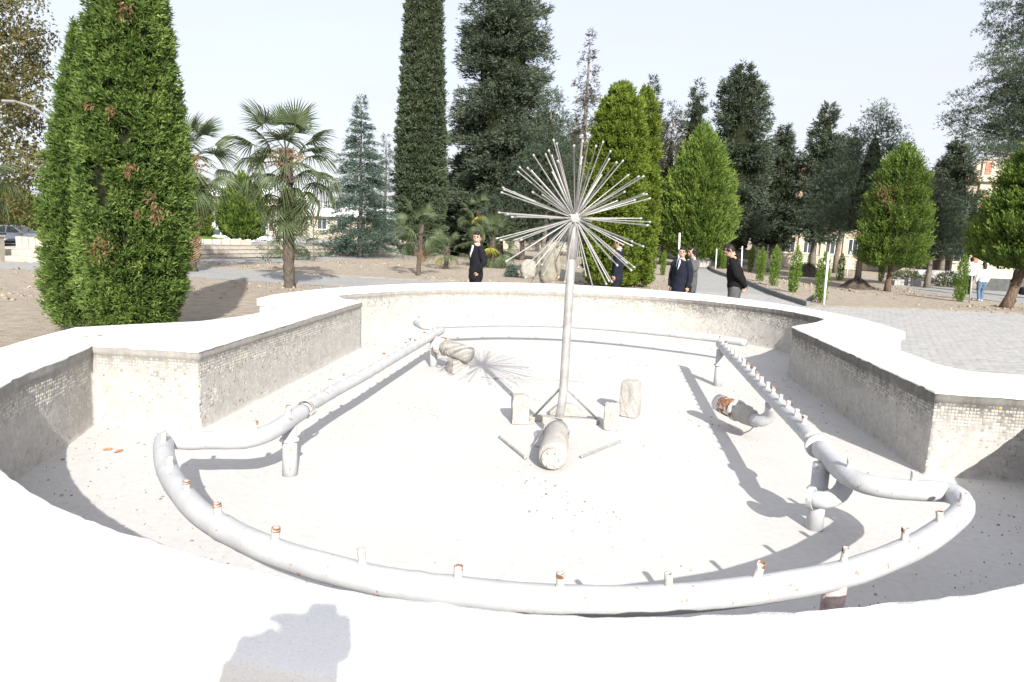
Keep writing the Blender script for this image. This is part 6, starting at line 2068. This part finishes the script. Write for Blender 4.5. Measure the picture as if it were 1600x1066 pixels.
    for sd in (-1, 1):
        kn, an = legs[sd]
        bm = bmesh.new()
        a = S(*an)
        ell_tube(bm, [a + Vector((0, .045 * s, -.042 * s)), a + Vector((0, -.03 * s, -.04 * s)), a + Vector((0, -.15 * s, -.058 * s))], [(.043 * s, .04 * s), (.044 * s, .042 * s), (.044 * s, .026 * s)], 10)
        link('shoe', bm_mesh(bm, 'shoe', True), MAT[shoe], root)
    # upper garment
    up = jacket or top
    bm = bmesh.new()
    fat = 1.0 if jacket else .96
    hem = .80 if jacket else .93
    g_ = [(0, .0, hem), (0, 0, .95), (0, .004, 1.08), (0, .0, 1.22), (0, .008, 1.36), (0, .014, 1.45), (0, .016, 1.50)]
    gr = [(.195 * k, .145 * k), (.19 * k, .142 * k), (.178 * k, .132 * k), (.185 * k, .136 * k), (.195, .125), (.155, .092), (.078, .074)]
    if not jacket: g_ = g_[1:]; gr = gr[1:]
    ell_tube(bm, [S(*p_) for p_ in g_], [(a * s * fat, b * s * fat) for a, b in gr], 20)
    for sd in (-1, 1):
        el, wr, fd, pn, curl = pose[sd]
        e_, w__ = S(*el), S(*wr)
        limb(bm, sh[sd] + Vector((-sd * .01 * s, 0, 0)), e_, e_.lerp(w__, .96 if not pose.get('roll') else .6), (.074 * s, .062 * s, .047 * s))
    um = fuse(bm, .016, 'jacket', 3)
    # cloth folds
    co = np.empty(len(um.vertices) * 3, np.float32); um.vertices.foreach_get('co', co); co = co.reshape(-1, 3)
    no = np.empty(len(um.vertices) * 3, np.float32); um.vertices.foreach_get('normal', no); no = no.reshape(-1, 3)
    w1 = np.sin(co[:, 2] * 34 + co[:, 0] * 18 + 2 * np.sin(co[:, 1] * 22)) * .0030 + np.sin(co[:, 2] * 17 - co[:, 0] * 31 + co[:, 1] * 15) * .0035
    um.vertices.foreach_set('co', (co + no * w1[:, None]).ravel()); um.update()
    um.materials.append(MAT[up]); link('jacket' if jacket else 'shirt', um, None, root)
    if shirt:
        # open collar: V shaped shirt front showing between the lapels, with two lapels proud of it
        def chest(x, z):
            t = (z - 1.22) / .28
            y = -(.136 * k if z < 1.3 else .136 * k + (.090 - .136 * k) * min(1, (z - 1.30) / .19)) - .008
            return S(x, y * (1 - .9 * (x / .2) ** 2) + .008, z)
        bm = bmesh.new()
        rows = [(1.24, .006), (1.29, .020), (1.35, .036), (1.40, .046), (1.46, .050), (1.505, .042)]
        R_ = []
        for z, hw_ in rows: R_.append([bm.verts.new(chest(x, z) + Vector((0, -.004 * s, 0))) for x in (-hw_, -hw_ / 2, 0, hw_ / 2, hw_)])
        for a, b in zip(R_, R_[1:]):
            for j in range(4): bm.faces.new((a[j], a[j + 1], b[j + 1], b[j]))
        r = bmesh.ops.extrude_face_region(bm, geom=bm.faces[:])
        for e in r['geom']:
            if isinstance(e, bmesh.types.BMVert): e.co.y -= .006 * s
        bmesh.ops.recalc_face_normals(bm, faces=bm.faces)
        link('shirt_front', bm_mesh(bm, 'shirt', True), MAT[shirt], root)
        bm = bmesh.new()
        pts = [Hd(.055 * math.cos(a), .008 + .056 * math.sin(a), -.022) for a in [R(-250 + 320 * q / 14) for q in range(15)]]
        add_tube(bm, pts, .014 * s, 8, True)
        link('collar', bm_mesh(bm, 'collar', True), MAT[shirt], root)
        if tie:
            bm = bmesh.new()
            ell_tube(bm, [chest(0, 1.49) + Vector((0, -.016, 0)), chest(0, 1.46) + Vector((0, -.014, 0)), chest(0, 1.3) + Vector((0, -.014, 0)), chest(0, 1.18) + Vector((0, -.012, 0))], [(.018, .01), (.014, .008), (.024, .006), (.018, .005)], 8)
            link('tie', bm_mesh(bm, 'tie', True), MAT['navy'], root)
    return root, S, Hd
DOWN = {-1: ((-.245, .03, 1.16), (-.235, -.03, .93), (0, -.1, -1), (1, 0, 0), .5), 1: ((.245, .03, 1.16), (.235, -.03, .93), (0, -.1, -1), (-1, 0, 0), .5)}
POCKET = {-1: ((-.27, .07, 1.17), (-.185, -.04, .95), (.3, -.2, -1), (1, 0, 0), .4), 1: ((.27, .07, 1.17), (.185, -.04, .95), (-.3, -.2, -1), (-1, 0, 0), .4)}
BEHIND = {-1: ((-.255, .09, 1.18), (-.06, .185, .93), (.85, .1, -.45), (0, -1, 0), .7), 1: ((.255, .09, 1.18), (.05, .20, .97), (-.85, .05, -.45), (0, -1, 0), .6)}
PHONE = {-1: ((-.24, .03, 1.17), (-.22, -.06, .94), (0, -.1, -1), (1, 0, 0), .4), 1: ((.27, -.08, 1.24), (.135, -.10, 1.53), (-.15, .25, .9), (-1, 0, 0), .8)}
HAND1 = {-1: ((-.24, .05, 1.16), (-.20, -.10, .96), (.2, -.6, -.6), (1, 0, 0), .5), 1: ((.24, .05, 1.16), (.20, -.10, .96), (-.2, -.6, -.6), (-1, 0, 0), .5)}
CAMP = {-1: ((-.10, -.15, 1.32), (-.10, -.12, 1.69), (.5, -.1, .6), (1, 0, 0), .6), 1: ((.05, -.16, 1.34), (-.02, -.11, 1.70), (-.5, -.1, .6), (-1, 0, 0), .6)}
def WALK(d): return {-1: ((-.10, -.13 * d, .52), (-.10, -.10 * d, .085 + .02)), 1: ((.10, .02 * d, .50), (.10, .24 * d, .14))}
# man in dark suit by the small palms: body towards image left, face to the camera
p = foot(741, 500, 14.6)
person('man in dark suit and open white collar, hands in pockets, standing by small palms', p, R(-62), (deep(741, 361, 14.6) - p).z, POCKET, R(52), R(2), jacket='navy', trousers='navy', shirt='whiteshirt')
# man in blue suit looking at the camera
p = foot(1056, 515, 13.9)
person('man in blue suit looking towards the camera, right of the fountain head', p, R(-48), (deep(1056, 384, 13.9) - p).z, DOWN, R(34), R(3), jacket='bluesuit', trousers='bluesuit', shirt='paleblue', tie=True)
# man in grey suit on the phone
p = foot(1073, 508, 15.0)
rt, S_, H_ = person('man in grey suit holding a phone to his ear behind the blue suited man', p, R(-72), (deep(1071, 385, 15.0) - p).z, PHONE, R(-8), R(4), jacket='greysuit', trousers='greysuit', shirt='whiteshirt')
ph = thing('phone', 'black phone held against the ear of the grey suited man', 'phone', p, R(-72))
bm = bmesh.new(); add_box(bm, H_(.098, -.02, .085), (.010, .065, .13), 0, .003, rot=Matrix.Rotation(R(-12), 4, 'X')); link('case', bm_mesh(bm), MAT['phone'], ph)
# man in black, head bowed, hands behind his back
p = foot(1141, 530, 13.3)
person('man in black pullover with bowed head, hands clasped behind his back', p, R(-116), (deep(1141, 381, 13.3) - p).z * 1.02, BEHIND, R(14), R(42), top='blackknit', trousers='greysuit', voxel=.0095, stout=1.12, lean=-.17)
# man in khaki behind the spokes, seen from behind
p = foot(852, 520, 15.2)
person('man in khaki jacket seen from behind through the fountain spokes', p, R(150), (deep(848, 366, 15.2) - p).z, DOWN, R(-20), R(10), jacket='khaki', trousers='khaki', stout=1.05)
# man in navy behind the right spokes, facing right-away
p = foot(958, 520, 16.0)
person('man in navy suit turned away behind the right hand fountain spokes', p, R(-105), (deep(950, 370, 16.0) - p).z, DOWN, R(-10), R(6), jacket='bluesuit', trousers='bluesuit', shirt='whiteshirt')
# walkers at right
p = at(1530, 471.5)
rt, S_, H_ = person('woman in white shirt and blue jeans walking away with a crossbody strap', p, R(172), (deep(1530, 409, p.y) - p).z, dict(DOWN, legs=WALK(.6)), 0, R(4), top='whiteshirt', trousers='denim', shoe='whiteshirt', stout=1.12, longhair=True)
bm = bmesh.new(); add_tube(bm, [S_(-.14, .10, 1.42), S_(-.02, .152, 1.25), S_(.12, .155, 1.08), S_(.20, .05, .98)], .012, 6); link('bag_strap', bm_mesh(bm), MAT['shoe'], rt)
p = at(1511, 461)
person('walker in white shirt and dark trousers, ahead of the woman in jeans', p, R(165), (deep(1511, 401, p.y) - p).z, dict(DOWN, legs=WALK(.8)), 0, 0, top='whiteshirt', trousers='navy')
p = at(1583, 474)
person('person all in black walking behind the leaning trunk at right', p, R(200), (deep(1583, 410, p.y) - p).z, dict(DOWN, legs=WALK(.5)), 0, 0, jacket='blackknit', trousers='blackknit', longhair=True)
hb = at(1597, 470)
o = sack('dark handbag at the right edge carried by the person in black', 1597, 470, .42, .38, 5, 'navy', 'bags carried by walkers'); o.name = 'handbag'; o['category'] = 'handbag'; o.location = (hb.x, hb.y, hb.z + .28); del o['group']
# the photographer, whose shadow falls on the near rim
person('photographer standing behind the near rim, arms raised with a camera', (-.11, -.24, 0), PI, 1.9, CAMP, 0, 0, jacket='navy', trousers='navy')
hc_ = thing('camera', 'black hand held camera raised by the photographer behind the near rim', 'camera', (0, -.09, 1.81))
bm = bmesh.new(); add_box(bm, (0, 0, 0), (.14, .06, .095), 0, .01); add_box(bm, (0, 0, .06), (.075, .055, .035), 0, .008)
link('camera_body', bm_mesh(bm), MAT['phone'], hc_)
